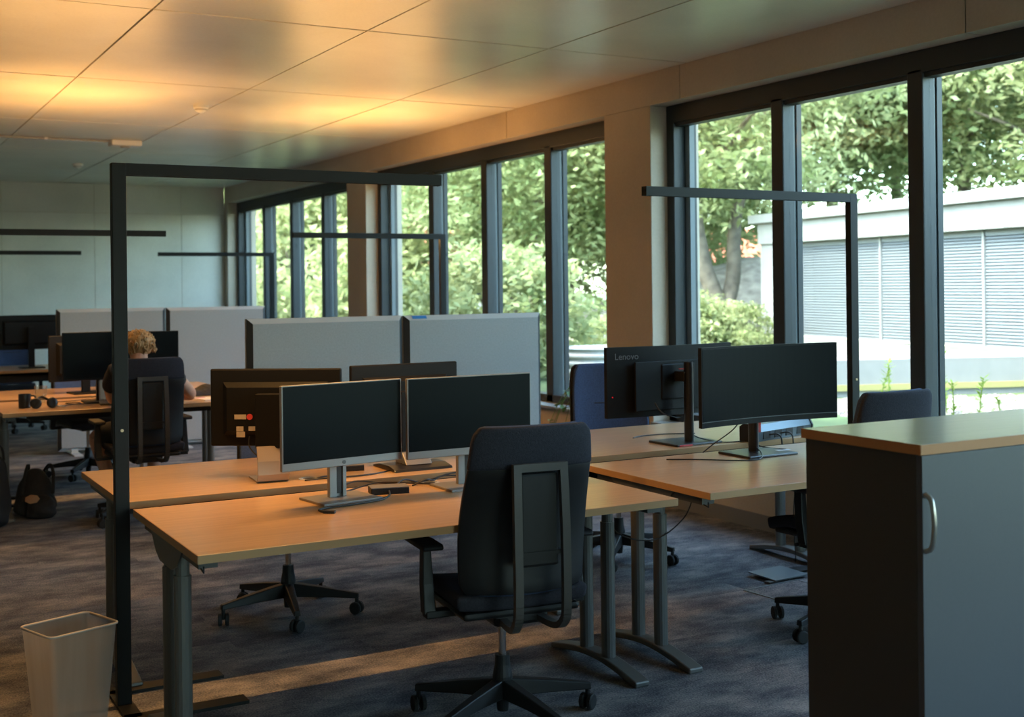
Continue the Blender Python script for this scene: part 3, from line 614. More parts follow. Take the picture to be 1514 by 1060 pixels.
def curved_monitor(x, y, rz, label, w, zb, zt, facing, yo):
    """facing=-1: screen towards -y; +1: screen towards +y, back seen"""
    t = thing('monitor', label, 'monitor', (x, y, DZ), R(rz), 'wide curved black monitors')
    MBK = mat('monitor_black', (0.008, 0.008, 0.008), 0.5, spec=0.16); b = zb - DZ; tp = zt - DZ
    f = facing; sag = 0.045
    def arc(yoff, x0=-1, x1=1):
        def fn(u, v):
            xx = x0 + (x1 - x0) * u
            return (xx * w / 2, yo + yoff + f * sag * xx * xx, b + (tp - b) * v)
        return fn
    MB().sheet(arc(0.012), 20, 1, 0.024).build('housing', MBK, t)
    ys = 0.0135 if f > 0 else -0.012
    def scr(u, v):
        xx = (u * 2 - 1) * 0.985
        return (xx * w / 2, yo + ys + f * sag * xx * xx, b + 0.028 + (tp - b - 0.036) * v)
    MB().sheet(scr, 20, 1, 0.0015).build('screen', SCREEN, t)
    if f < 0:
        def chin(u, v):
            xx = (u * 2 - 1); return (xx * w / 2, yo - 0.012 + f * sag * xx * xx, b + 0.024 + 0.003 * v)
        MB().sheet(chin, 20, 1, 0.003).build('chin_line', mat('chin_line', (0.08, 0.1, 0.11), 0.3), t)
    pf = 0.04 if f > 0 else 0.0
    # stand: oval post with sloping top and a flat base
    py = -0.03 if f > 0 else 0.03
    hpost = tp - 0.08 if f > 0 else tp - 0.1
    MB().tube([(0, py, 0.01), (0, py, hpost - 0.02), (0, py, hpost)], [0.029, 0.029, 0.027], 18, flat=0.7).build('stand_post', PLAST2, t, smooth=False)
    MB().box(-0.028, 0.028, min(py, yo) , max(py, yo), hpost - 0.10, hpost - 0.05).build('mount', PLAST, t, bevel=0.006)
    MB().box(-0.11, 0.11, min(yo, yo - f * 0.028), max(yo, yo - f * 0.028), b + 0.08, tp - 0.09).build('back_plate', MBK, t, bevel=0.008)
    MB().box(-0.145, 0.145, -0.115, 0.115, 0, 0.012).build('stand_base', PLAST2, t, bevel=0.004)
    red = mat('red_accent', (0.35, 0.01, 0.015), 0.4, emit=(0.6, 0.0, 0.02), estr=0.08)
    MB().box(-0.13, -0.05, -0.1165, -0.114, 0.002, 0.009).build('red_mark', red, t) if f > 0 else MB().box(0.014, 0.028, 0.008, 0.0125, 0.10, 0.17).build('red_mark', red, t)
    MB().box(-0.006, 0.01, py - 0.0225, py - 0.0195, 0.012, 0.045).build('red_mark', red, t) if f > 0 else None
    if f > 0:
        MB().box(-0.06, -0.03, py - 0.004, py + 0.004, hpost - 0.035, hpost - 0.031).build('red_mark', red, t)
        xx = -0.93; MB().lathe([(0.003, 0), (0.003, 0.002)], 10, M=Matrix.Translation((xx * w / 2, yo - 0.0115 + sag * xx * xx, b + 0.105)) @ Matrix.Rotation(R(90), 4, 'X')).build('power_light', mat('red_led', (0.4, 0, 0), 0.4, emit=(1, 0.02, 0.03), estr=0.8), t)
        MB().box(-0.27, 0.27, yo - 0.022, yo - 0.011, b + 0.03, tp - 0.075).build('back_cover', MBK, t, bevel=0.004)
        fc = bpy.data.curves.new('lenovo_text', 'FONT'); fc.body = 'Lenovo'; fc.size = 0.045; fc.extrude = 0.0006
        to = bpy.data.objects.new('tmp', fc); C.objects.link(to); bpy.context.view_layer.update()
        me = bpy.data.meshes.new_from_object(to); C.objects.unlink(to); bpy.data.objects.remove(to)
        me.materials.clear(); me.materials.append(mat('logo_grey', (0.10, 0.10, 0.105), 0.4))
        lo = bpy.data.objects.new('logo', me); C.objects.link(lo); lo.parent = t
        x0, x1 = -0.36, -0.25; a0 = math.atan2(sag * (x1 ** 2 - x0 ** 2) / (w / 2) ** 2, x1 - x0)
        lo.location = (-0.365, yo - 0.0135 + sag * (0.365 / (w / 2)) ** 2, tp - 0.062); lo.rotation_euler = (R(90), 0, a0)
    return t
curved_monitor(3.745, 4.90, 2, 'wide black monitor seen from behind with Lenovo lettering', 0.81, 0.884, 1.237, 1, 0.075)
curved_monitor(3.775, 4.385, 0, 'wide curved black monitor with its dark screen turned to the room', 0.815, 0.902, 1.262, -1, -0.045)

# ------------------------------------------------------------------ things on the desks
def dock(x, y, rz, label, sx=0.15, sy=0.085):
    t = thing('docking_hub', label, 'docking hub', (x, y, DZ), R(rz), 'small docking hubs on the desks')
    MB().box(-sx / 2, sx / 2, -sy / 2, sy / 2, 0.002, 0.024).build('body', PLAST, t, bevel=0.003)
    MB().box(-sx / 2 + 0.001, sx / 2 - 0.001, -sy / 2 + 0.001, sy / 2 - 0.001, 0.0235, 0.0265).build('top_plate', SILVER, t)
    MB().box(-0.03, 0.02, -sy / 2 - 0.001, -sy / 2 + 0.001, 0.008, 0.016).build('port', RUBBER, t)
    MB().box(-sx / 2, sx / 2, -sy / 2, sy / 2, 0, 0.002).build('foot_pad', RUBBER, t)
    return t
dock(1.885, 4.365, -14, 'small black and silver hub beside the silver monitor base')
dock(1.955, 5.00, -10, 'small black hub on the desk behind the silver-framed monitor')
CABLE = mat('cable_black', (0.012, 0.012, 0.013), 0.5)
def cable(pts, label, r=0.0035, plug=None, grp='black cables lying on the desks'):
    o = MB().tube(curve_pts(pts, 7), r, 7).build('cable', CABLE, None, smooth=True); tag(o, label, 'cable', grp)
    return o
z = DZ + 0.004
t = thing('cable', 'thin black cable from the hub ending in a loose plug on the desk', 'cable', (0, 0, 0), 0, 'black cables lying on the desks')
MB().tube(curve_pts([(1.87, 4.325, DZ + 0.013), (1.85, 4.28, z), (1.78, 4.21, z), (1.66, 4.18, z), (1.56, 4.165, z), (1.515, 4.14, z), (1.518, 4.10, z)], 7), 0.0038, 7).build('cord', CABLE, t, smooth=True)
MB().box(-0.009, 0.009, -0.022, 0.022, 0, 0.011, M=Matrix.Translation((1.532, 4.08, DZ)) @ Matrix.Rotation(R(50), 4, 'Z')).build('plug', CABLE, t, bevel=0.002)
for i, (p, lab) in enumerate((
    ([(1.665, 4.37, 0.80), (1.70, 4.40, 0.76), (1.76, 4.47, z), (1.9, 4.50, DZ + 0.02), (2.05, 4.46, z + 0.004), (2.12, 4.44, z)], 'black cable running from the silver monitor post along the desk edge'),
    ([(1.68, 4.45, z), (1.8, 4.515, DZ + 0.03), (1.95, 4.50, DZ + 0.012), (2.08, 4.47, z + 0.008), (2.25, 4.50, DZ + 0.03), (2.42, 4.51, z)], 'black cable arching over the bundle behind the silver monitors'),
    ([(1.93, 4.41, DZ + 0.014), (1.99, 4.45, DZ + 0.03), (2.06, 4.47, DZ + 0.01), (2.12, 4.49, DZ - 0.01)], 'short black cable from the hub down into the grommet'),
    ([(2.02, 4.44, z), (2.08, 4.43, DZ + 0.025), (2.13, 4.47, DZ + 0.012), (2.2, 4.51, DZ + 0.02), (2.35, 4.50, z)], 'looped black cable beside the grommet'),
    ([(1.70, 4.81, z), (1.80, 4.80, DZ + 0.006), (1.95, 4.80, z), (2.10, 4.86, z), (2.22, 4.93, DZ + 0.03)], 'black cable on the desk behind, running to the wedge foot'),
    ([(1.90, 4.97, DZ + 0.012), (1.85, 4.88, z), (1.78, 4.84, DZ + 0.006), (1.72, 4.87, DZ - 0.01)], 'black cable from the far hub down into the desk outlet'),
    ([(2.23, 4.365, 0.93), (2.255, 4.40, 0.85), (2.25, 4.43, 0.78), (2.28, 4.49, z)], 'black cable hanging behind the silver monitor post beside the chair'))):
    cable(p, lab)
def grommet(x, y, label):
    t = thing('cable_grommet', label, 'grommet', (x, y, DZ), 0, 'cable grommets in the desk tops')
    MB().lathe([(0.042, 0), (0.042, 0.003), (0.030, 0.004), (0.030, 0.0005)], 24).build('ring', mat('grommet_grey', (0.42, 0.43, 0.44), 0.45), t)
    MB().lathe([(0.024, 0.0005), (0.024, 0.002)], 20).build('cap', RUBBER, t)
grommet(2.12, 4.485, 'grey round cable grommet beside the hub and cable bundle')
grommet(1.735, 4.86, 'grey round cable grommet beside the sticker monitor foot')
for p, lab in (
    ([(3.30, 4.46, z), (3.42, 4.38, z), (3.55, 4.26, z), (3.66, 4.24, z), (3.74, 4.32, DZ + 0.016), (3.775, 4.40, 0.78)], 'black cable curving over the desk to the curved monitor base'),
    ([(3.74, 4.86, 0.80), (3.80, 4.84, 0.77), (3.90, 4.79, z), (4.02, 4.765, z), (4.12, 4.76, z)], 'black cable from the back-turned monitor post along the desk edge'),
    ([(3.72, 4.42, 0.93), (3.69, 4.46, 0.86), (3.62, 4.52, 0.79), (3.575, 4.545, z)], 'black cable hanging from the curved monitor to the desk gap'),
    ([(3.58, 4.93, 0.955), (3.59, 4.885, 0.91), (3.65, 4.86, 0.885), (3.71, 4.88, 0.88)], 'black cable drooping below the Lenovo monitor back'),
    ([(3.62, 5.18, z), (3.70, 5.22, z), (3.85, 5.22, z), (4.0, 5.15, z)], 'thin dark pen-like cable end on the window side desk'),
    ([(3.83, 4.47, 0.90), (3.84, 4.50, 0.82), (3.88, 4.49, 0.765), (3.98, 4.40, z)], 'black cable dropping behind the curved monitor post')):
    cable(p, lab, 0.003)
cable([(2.75, 4.18, 0.63), (2.79, 4.10, 0.53), (2.93, 4.05, 0.50), (3.06, 4.02, 0.58), (3.10, 4.0, 0.685)], 'black cable sagging in a loop below the window desk', 0.003, grp='black cables hanging under the desks')
cable([(4.62, 5.03, 0.66), (4.58, 5.0, 0.50), (4.57, 5.02, 0.3), (4.60, 5.04, 0.012)], 'black cable running down the desk leg by the window', 0.003, grp='black cables hanging under the desks')
# desk power unit on the window desk
t = thing('power_strip', 'grey desk power strip with sockets near the curved monitor', 'power strip', (4.27, 4.81, DZ), R(14))
MB().prism([(-0.045, 0.0), (0.045, 0.0), (0.045, 0.07), (0.025, 0.085), (-0.03, 0.085), (-0.05, 0.05)], -0.25, 0.25, 'x').build('housing', mat('power_grey', (0.10, 0.125, 0.14), 0.35, 0.5), t, bevel=0.003)
for k in range(4):
    sx = -0.19 + 0.1 * k
    s_ = MB().box(sx, sx + 0.06, -0.051, -0.04, 0.012, 0.05).build('socket', PLAST, t)
for s_ in (-1, 1): MB().prism([(-0.05, 0.0), (0.05, 0.0), (0.05, 0.075), (0.028, 0.09), (-0.032, 0.09), (-0.055, 0.05)], s_ * 0.25 - 0.006, s_ * 0.25 + 0.006, 'x').build('end_cap', PLAST, t)
MB().box(0.0, 0.09, -0.01, 0.01, 0.085, 0.088).build('switch_plate', WHITE, t)
for k in (0, 1): MB().tube(curve_pts([(-0.14 + 0.1 * k, -0.05, 0.03), (-0.12 + 0.1 * k, -0.085, 0.035), (-0.10 + 0.1 * k, -0.095, 0.015), (-0.10 + 0.1 * k, -0.10, -0.03)], 6), 0.004, 7).build('power_cord', CABLE, t, smooth=True)
tag(MB().box(3.86, 3.94, 4.34, 4.362, 0.7585, 0.7605).build('paper_label', mat('pale_label', (0.6, 0.62, 0.66), 0.5)), 'small pale label lying on the curved monitor base', 'label')

# ------------------------------------------------------------------ desk of the person: mug, glass, headset, laptop, clutter
t = thing('coffee_mug', 'black coffee mug on the desk of the blond person', 'mug', (1.135, 8.90, DZ))
MB().lathe([(0.036, 0), (0.04, 0.004), (0.041, 0.095), (0.0375, 0.095), (0.036, 0.008), (0.0, 0.008)], 28).build('body', PLAST2, t, smooth=False)
MB().tube(curve_pts([(0.038, -0.006, 0.082), (0.062, -0.01, 0.078), (0.072, -0.012, 0.05), (0.058, -0.01, 0.022), (0.038, -0.006, 0.02)], 6), 0.006, 8).build('handle', PLAST2, t, smooth=True)
t = thing('drinking_glass', 'clear drinking glass half full of water behind the headset', 'glass', (1.27, 9.12, DZ))
gm = glass('clear_glass', (0.93, 0.95, 0.95), 0.9)
MB().lathe([(0.03, 0), (0.034, 0.005), (0.043, 0.13), (0.0405, 0.13), (0.032, 0.01), (0.0, 0.01)], 28).build('vessel', gm, t, smooth=True)
wm = glass('water', (0.88, 0.93, 0.95), 0.5)
MB().lathe([(0.031, 0.0105), (0.0355, 0.06)], 28).build('water', wm, t, smooth=True)
t = thing('headset', 'black headset with round ear cushions lying on the desk', 'headset', (1.24, 8.77, DZ))
MB().tube(curve_pts([(-0.055, -0.01, 0.03), (-0.05, 0.06, 0.045), (0.0, 0.115, 0.07), (0.05, 0.07, 0.045), (0.055, 0.0, 0.03)], 6), 0.006, 8, flat=1.6).build('headband', PLAST, t, smooth=True)
for sx in (-1, 1):
    c = MB(); c.lathe([(0.02, -0.014), (0.036, -0.008), (0.038, 0.006), (0.028, 0.016), (0.012, 0.012)], 20, M=Matrix.Translation((sx * 0.052, -0.012, 0.038)) @ Matrix.Rotation(R(75), 4, 'X') @ Matrix.Rotation(R(15 * sx), 4, 'Y'))
    c.build('ear_cushion', PLAST2, t, smooth=True)
MB().tube(curve_pts([(0.06, -0.01, 0.02), (0.1, -0.02, 0.012), (0.14, -0.015, 0.008)], 5), 0.005, 7).build('microphone_boom', ALU, t, smooth=True)
t = thing('laptop', 'open grey laptop standing beside the blond person', 'laptop', (1.80, 8.96, DZ), R(-8))
MB().box(-0.16, 0.16, -0.23, -0.005, 0, 0.014).build('keyboard_deck', mat('laptop_grey', (0.12, 0.12, 0.125), 0.4, 0.5), t, bevel=0.003)
lid = MB().box(-0.16, 0.16, -0.004, 0.004, 0, 0.215, M=Matrix.Translation((0, 0.0, 0.012)) @ Matrix.Rotation(R(-18), 4, 'X')).build('lid', mat('laptop_grey', (0.12, 0.12, 0.125), 0.4, 0.5), t, bevel=0.002)
MB().box(-0.15, 0.15, -0.0052, -0.0038, 0.012, 0.205, M=Matrix.Translation((0, 0.0, 0.012)) @ Matrix.Rotation(R(-18), 4, 'X')).build('display', mat('laptop_display', (0.10, 0.12, 0.115), 0.3, emit=(0.5, 0.6, 0.55), estr=0.06), lid)
cable([(1.30, 8.83, z), (1.45, 8.92, z), (1.52, 9.0, z), (1.48, 9.08, z), (1.42, 9.02, z), (1.5, 8.93, z), (1.65, 8.95, z)], 'thin dark headset cable looping across the desk of the blond person', 0.003)
cable([(1.35, 9.18, z), (1.5, 9.2, z), (1.6, 9.26, z), (1.75, 9.26, z)], 'thin dark cable at the far edge of the desk of the blond person', 0.003)
# small heap on the right end of that desk
cl = MB(); random.seed(3)
nn = 10
def heap(u, v):
    x = -0.15 + 0.3 * u; y = -0.09 + 0.18 * v; h = max(0, math.sin(PI * u)) ** 0.6 * max(0, math.sin(PI * v)) ** 0.6
    return (x, y, 0.004 + 0.085 * h * (0.75 + 0.25 * math.sin(9 * u + 4 * v)))
vs = [heap(i / nn, j / nn) for j in range(nn + 1) for i in range(nn + 1)] + [(x, y, 0) for (x, y, _) in [heap(i / nn, j / nn) for j in range(nn + 1) for i in range(nn + 1)]]
fs = []
for j in range(nn):
    for i in range(nn):
        a = j * (nn + 1) + i; n2 = (nn + 1) ** 2
        fs += [(a, a + 1, a + nn + 2, a + nn + 1), (n2 + a, n2 + a + nn + 1, n2 + a + nn + 2, n2 + a + 1)]
cl.add(vs, fs); o = cl.build('pouch', mat('dark_cloth', (0.02, 0.022, 0.026), 0.9, 0, 0.3, 30, bump=0.5, bscale=40), None, smooth=True)
o.location = (2.43, 9.15, DZ); tag(o, 'dark cloth pouch lying on the desk beside the elbow', 'pouch')
t = thing('notepad', 'white notepad with a red mark beside the elbow', 'notepad', (2.40, 8.78, DZ), R(12))
MB().box(-0.105, 0.105, -0.1, 0.14, 0, 0.006).build('pages', mat('paper', (0.72, 0.70, 0.68), 0.7), t); MB().box(-0.09, -0.02, 0.06, 0.1, 0.006, 0.0068).build('red_mark', mat('red_ink', (0.6, 0.06, 0.08), 0.6), t)

# ------------------------------------------------------------------ wastebasket, bags, cabinet, floor box, plant, ceiling fittings
def frosted():
    m = bpy.data.materials.new('frosted_plastic'); m.use_nodes = True; n = m.node_tree.nodes; l = m.node_tree.links; out = n['Material Output']; b = n['Principled BSDF']
    b.inputs['Base Color'].default_value = (0.5, 0.45, 0.4, 1); b.inputs['Roughness'].default_value = 0.45
    tl = n.new('ShaderNodeBsdfTranslucent'); tl.inputs[0].default_value = (0.55, 0.5, 0.44, 1); tr = n.new('ShaderNodeBsdfTransparent'); tr.inputs[0].default_value = (0.95, 0.93, 0.9, 1)
    m1 = n.new('ShaderNodeMixShader'); m1.inputs[0].default_value = 0.5; l.new(b.outputs[0], m1.inputs[1]); l.new(tl.outputs[0], m1.inputs[2])
    m2 = n.new('ShaderNodeMixShader')
    tc = n.new('ShaderNodeTexCoord'); mp = n.new('ShaderNodeMapping'); mp.inputs['Scale'].default_value = (14, 14, 1.2); l.new(tc.outputs['Object'], mp.inputs[0])
    nz = n.new('ShaderNodeTexNoise'); nz.inputs['Scale'].default_value = 1.0; nz.inputs['Detail'].default_value = 3; l.new(mp.outputs[0], nz.inputs[0])
    mr = n.new('ShaderNodeMapRange'); mr.inputs[1].default_value = 0.3; mr.inputs[2].default_value = 0.7; mr.inputs[3].default_value = 0.36; mr.inputs[4].default_value = 0.5; l.new(nz.outputs[0], mr.inputs[0]); l.new(mr.outputs[0], m2.inputs[0])
    l.new(m1.outputs[0], m2.inputs[1]); l.new(tr.outputs[0], m2.inputs[2]); l.new(m2.outputs[0], out.inputs[0])
    return m
FROST = frosted()
t = thing('wastebasket', 'translucent pale wastebasket standing beside the lamp pole', 'wastebasket', (0.709, 4.47, 0), R(19.5))
def rrect(hx, hy, r, n=4):
    pts = []
    for cx, cy, a0 in ((hx - r, hy - r, 0), (-hx + r, hy - r, 90), (-hx + r, -hy + r, 180), (hx - r, -hy + r, 270)):
        for k in range(n + 1):
            a = R(a0 + 90 * k / n); pts.append((cx + r * math.cos(a), cy + r * math.sin(a)))
    return pts
zt = 0.38
def loft(rings, name, m, parent, closed_bottom=True):
    vs = []; fs = []; n = len(rings[0])
    for g in rings: vs += g
    for i in range(len(rings) - 1):
        for k in range(n): fs.append((i * n + k, i * n + (k + 1) % n, (i + 1) * n + (k + 1) % n, (i + 1) * n + k))
    return MB().add(vs, fs).build(name, m, parent, smooth=True)
def ring(hx, hy, r, z): return [(x, y, z) for x, y in rrect(hx, hy, r)]
loft([ring(0.098, 0.085, 0.02, 0.004), ring(0.127, 0.108, 0.022, zt - 0.006)], 'wall', FROST, t)
MB().prism(rrect(0.098, 0.085, 0.02), 0.0, 0.004, 'z').build('bottom', FROST, t)
rm = rrect(0.129, 0.110, 0.023, 6)
MB().tube([(x, y, zt - 0.004) for x, y in rm] + [(rm[0][0], rm[0][1], zt - 0.004)], 0.0045, 8).build('rim', mat('bin_rim', (0.5, 0.44, 0.38), 0.4), t, smooth=True)

BAG = mat('black_nylon', (0.012, 0.012, 0.013), 0.8, 0, 0.4, 20, bump=0.6, bscale=18)
def blob(name, m, parent, sx, sy, sz, seed, power=0.75, squash=0.0, loc=(0, 0, 0), rough=0.02):
    random.seed(seed); b = bmesh.new(); bmesh.ops.create_icosphere(b, subdivisions=4, radius=1.0)
    ph = [random.uniform(0, 6) for _ in range(6)]
    for v in b.verts:
        c = v.co.copy(); q = Vector([math.copysign(abs(a) ** power, a) for a in c])
        k = 1 + rough * 3 * (math.sin(5 * c.x + ph[0]) * math.sin(4 * c.z + ph[1]) + 0.6 * math.sin(9 * c.z + ph[2] + 3 * c.x))
        z_ = q.z; tp_ = 1 - squash * (z_ + 1) / 2
        v.co = Vector((q.x * sx * k * tp_, q.y * sy * k * tp_, (z_ + 1) * sz))
    me = bpy.data.meshes.new(name); b.to_mesh(me); b.free(); me.materials.append(m); me.polygons.foreach_set('use_smooth', [True] * len(me.polygons))
    o = bpy.data.objects.new(name, me); C.objects.link(o); o.parent = parent; o.location = loc; return o
t = thing('backpack', 'black backpack with a tan patch slumped on the carpet', 'backpack', (1.19, 8.86, 0), R(-15))
blob('body', BAG, t, 0.165, 0.12, 0.165, 4, 0.7, 0.55)
blob('front_pocket', BAG, t, 0.11, 0.06, 0.08, 6, 0.7, 0.3, (0.05, -0.10, 0.0))
MB().lathe([(0.0, 0.0), (0.04, 0.0), (0.043, 0.006), (0.0, 0.012)], 7, M=Matrix.Translation((0.0, -0.145, 0.14)) @ Matrix.Rotation(R(68), 4, 'X') @ Matrix.Diagonal((1.15, 0.75, 1, 1))).build('patch', mat('tan_leather', (0.35, 0.20, 0.11), 0.7), t)
for sx in (-1, 1): MB().tube(curve_pts([(sx * 0.05, 0.05, 0.30), (sx * 0.07 + 0.03, -0.02, 0.36), (sx * 0.09 + 0.04, -0.09, 0.30), (sx * 0.10 + 0.03, -0.13, 0.17)], 6), 0.012, 8, flat=0.35).build('strap', BAG, t, smooth=True)
t = thing('tote_bag', 'tall dark bag standing next to the slumped backpack', 'bag', (0.90, 8.60, 0), R(10))
blob('body', mat('tote_navy', (0.014, 0.018, 0.026), 0.8), t, 0.10, 0.12, 0.235, 9, 0.6, 0.25)
MB().tube(curve_pts([(-0.05, -0.06, 0.44), (-0.03, -0.07, 0.53), (0.03, -0.07, 0.53), (0.05, -0.06, 0.44)], 6), 0.008, 8).build('handle', BAG, t, smooth=True)

# tall cabinet
t = thing('filing_cabinet', 'tall anthracite filing cabinet with a beech top and curved handle', 'cabinet', (2.302, 2.079, 0))
CH = 1.152; CW, CD = 1.2, 0.415
MB().box(0.006, 0.024, 0.02, CD - 0.01, 0.0, CH - 0.026).build('side_panel', CABBODY, t, bevel=0.001)
MB().box(CW - 0.024, CW - 0.006, 0.02, CD - 0.01, 0.0, CH - 0.026).build('side_panel', CABBODY, t, bevel=0.001)
MB().box(0.024, CW - 0.024, CD - 0.02, CD - 0.01, 0.0, CH - 0.026).build('back_panel', CABBODY, t)
MB().box(0.024, CW - 0.024, 0.03, CD - 0.02, 0.0, 0.08).build('plinth', CABBODY, t)
MB().box(0.024, CW - 0.024, 0.03, CD - 0.02, 0.55, 0.57).build('shelf', CABBODY, t)
for a, b, hx in ((0.007, 0.599, 0.05), (0.601, CW - 0.007, CW - 0.05)):
    d = MB().box(a, b, 0.002, 0.02, 0.05, CH - 0.028).build('door', mat('cabinet_door_grey', (0.058, 0.062, 0.076), 0.45, 0, 0.03, 120), t, bevel=0.001)
    if hx < 0.6: MB().tube(curve_pts([(0.016, 0.002, 1.03), (0.016, -0.018, 1.015), (0.016, -0.026, 0.96), (0.016, -0.018, 0.905), (0.016, 0.002, 0.89)], 8), 0.0065, 10).build('handle', mat('handle_satin', (0.42, 0.40, 0.37), 0.3, 0.9), d, smooth=True)
MB().box(0, CW, 0, CD, CH - 0.026, CH).build('cabinet_top', WOODC, t, bevel=0.0015)
MB().box(-0.0015, 0.0, 0, CD, CH - 0.0255, CH - 0.0005).build('top_edge', mat('beech_edge', (0.40, 0.17, 0.055), 0.5), t); MB().box(0, CW, -0.0015, 0, CH - 0.0255, CH - 0.0005).build('top_edge', mat('beech_edge', (0.40, 0.17, 0.055), 0.5), t)

# floor socket box with open lid
t = thing('floor_socket', 'floor socket box with an open lid set in the carpet', 'floor socket', (4.18, 4.62, 0), R(4))
fb = MB(); fb.box(-0.19, 0.19, -0.14, -0.128, 0, 0.004); fb.box(-0.19, 0.19, 0.128, 0.14, 0, 0.004); fb.box(-0.19, -0.178, -0.128, 0.128, 0, 0.004); fb.box(0.178, 0.19, -0.128, 0.128, 0, 0.004)
fb.build('frame', mat('lid_grey', (0.09, 0.11, 0.12), 0.5), t); MB().box(-0.178, 0.178, -0.128, 0.128, 0, 0.0015).build('well', CARPET, t)
MB().box(-0.0, 0.14, 0.142, 0.18, 0.0, 0.012).build('socket_block', PLAST, t); MB().box(-0.06, 0.18, 0.0, 0.2, 0, 0.006, M=Matrix.Translation((0.1, 0.14, 0.012)) @ Matrix.Rotation(R(2), 4, 'X')).build('lid', mat('lid_grey', (0.09, 0.11, 0.12), 0.5), t)

# trailing plant on the sill
t = thing('potted_plant', 'small trailing green plant in a pot on the window sill', 'plant', (5.13, 7.86, SZ + 0.022))
MB().lathe([(0.05, 0), (0.068, 0.11), (0.072, 0.11), (0.072, 0.125), (0.06, 0.125), (0.058, 0.10), (0, 0.10)], 20).build('pot', mat('pot_grey', (0.3, 0.3, 0.3), 0.6), t)
LEAF = mat('plant_leaf', (0.10, 0.2, 0.04), 0.5, 0, 0.35, 12)
random.seed(12)
def leaf(parent, p, d, up_, L, wd):
    d = Vector(d).normalized(); s_ = d.cross(Vector(up_)).normalized(); n_ = s_.cross(d); p = Vector(p)
    o = MB().add([tuple(q) for q in (p, p + d * L * 0.35 + s_ * wd + n_ * 0.004, p + d * L * 0.7 + s_ * wd * 0.8, p + d * L - n_ * 0.006, p + d * L * 0.7 - s_ * wd * 0.8, p + d * L * 0.35 - s_ * wd + n_ * 0.004, p + d * L * 0.5 - n_ * 0.004)],
                 [(0, 1, 6), (1, 2, 6), (2, 3, 6), (3, 4, 6), (4, 5, 6), (5, 0, 6)]).build('leaf', LEAF, parent, smooth=True, fix=False)
    return o
for k in range(7):
    a = random.uniform(2.0, 4.6); sp = 0.10 + random.uniform(0, 0.08); dr = random.uniform(0.05, 0.30); dy = random.uniform(-0.02, 0.30) if k else 0.34
    pts = curve_pts([(0, 0, 0.11), (-0.07, dy * 0.35, 0.20), (-0.13, dy * 0.7, 0.12), (-0.20, dy, 0.10 - dr)], 6)
    st = MB().tube(pts, 0.0025, 6).build('stem', LEAF, t, smooth=True)
    for j in range(5, len(pts), 3):
        leaf(st, pts[j], (random.uniform(-1, 0.2), random.uniform(-0.8, 1), random.uniform(-0.8, 0.2)), (0.2, 0.1, 1), random.uniform(0.045, 0.07), random.uniform(0.016, 0.024))

# ceiling fittings
def detector(x, y, r, h, label, plate=False):
    t = thing('smoke_detector', label, 'detector', (x, y, CZ), 0, 'white ceiling detectors')
    MB().lathe([(r, 0.002), (r, -h * 0.35), (r * 0.8, -h * 0.45)], 24).build('mount', WHITE, t)
    MB().lathe([(r * 0.8, -h * 0.44), (r * 0.75, -h * 0.6), (r * 0.55, -h * 0.65)], 24).build('vent_ring', mat('detector_grey', (0.45, 0.43, 0.4), 0.6), t)
    MB().lathe([(r * 0.72, -h * 0.64), (r * 0.55, -h * 0.8), (r * 0.2, -h)], 24).build('sensor_cap', WHITE, t)
detector(2.63, 9.86, 0.062, 0.06, 'white smoke detector on the bright part of the ceiling above the floor lamps')
detector(2.53, 15.0, 0.062, 0.06, 'white smoke detector on the ceiling near the back wall')
t = thing('ceiling_sensor', 'flat white ceiling box at the end of the surface conduit', 'sensor', (2.57, 12.52, CZ))
MB().box(-0.15, 0.15, -0.10, 0.10, -0.055, 0.003).build('housing', WHITE, t, bevel=0.015); MB().lathe([(0.05, -0.056), (0.04, -0.068)], 20).build('lens', mat('detector_grey', (0.45, 0.43, 0.4), 0.6), t)
t = thing('ceiling_conduit', 'thin surface conduit running along the ceiling to the white box', 'conduit', (0, 12.50, CZ))
MB().tube([(XL + 0.05, 0, -0.012), (2.42, 0.0, -0.012)], 0.011, 10).build('pipe', mat('conduit_grey', (0.35, 0.34, 0.32), 0.5), t)
for k in range(5): MB().box(-3 + 1.2 * k, -2.97 + 1.2 * k, -0.02, 0.02, -0.024, 0.003).build('clip', WHITE, t)

# ------------------------------------------------------------------ the seated person
SKIN = mat('skin', (0.52, 0.27, 0.18), 0.55, 0, 0.08, 20)
SHIRT = mat('black_tshirt', (0.014, 0.014, 0.016), 0.9, 0, 0.2, 30)
SHORTS = mat('dark_shorts', (0.02, 0.021, 0.02), 0.9)
HAIR = mat('blond_hair', (0.36, 0.20, 0.08), 0.6, 0, 0.45, 30, (1, 1, 0.4))
per = thing('person', 'blond person in a black t-shirt and shorts sitting with one elbow on the desk', 'person', (1.795, 8.33, 0))
def skin_mesh(name, m, nodes, edges, parent, sub=2):
    """nodes: list of (x,y,z,r[,r2])"""
    me = bpy.data.meshes.new(name); me.from_pydata([n[:3] for n in nodes], edges, []); me.materials.append(m)
    o = bpy.data.objects.new(name, me); C.objects.link(o); o.parent = parent
    sm = o.modifiers.new('skin', 'SKIN'); sm.use_smooth_shade = True
    for i, n in enumerate(nodes):
        d = me.skin_vertices[0].data[i]; d.radius = (n[3], n[4] if len(n) > 4 else n[3]); d.use_root = (i == 0)
    sb = o.modifiers.new('sub', 'SUBSURF'); sb.levels = sub; sb.render_levels = sub
    return o
N = []; Ed = []
def nd(x, y, z, r, link=None, r2=None):
    N.append((x, y, z, r) if r2 is None else (x, y, z, r, r2)); i = len(N) - 1
    if link is not None: Ed.append((link, i))
    return i
pel = nd(0, -0.06, 0.60, 0.14, None, 0.11)
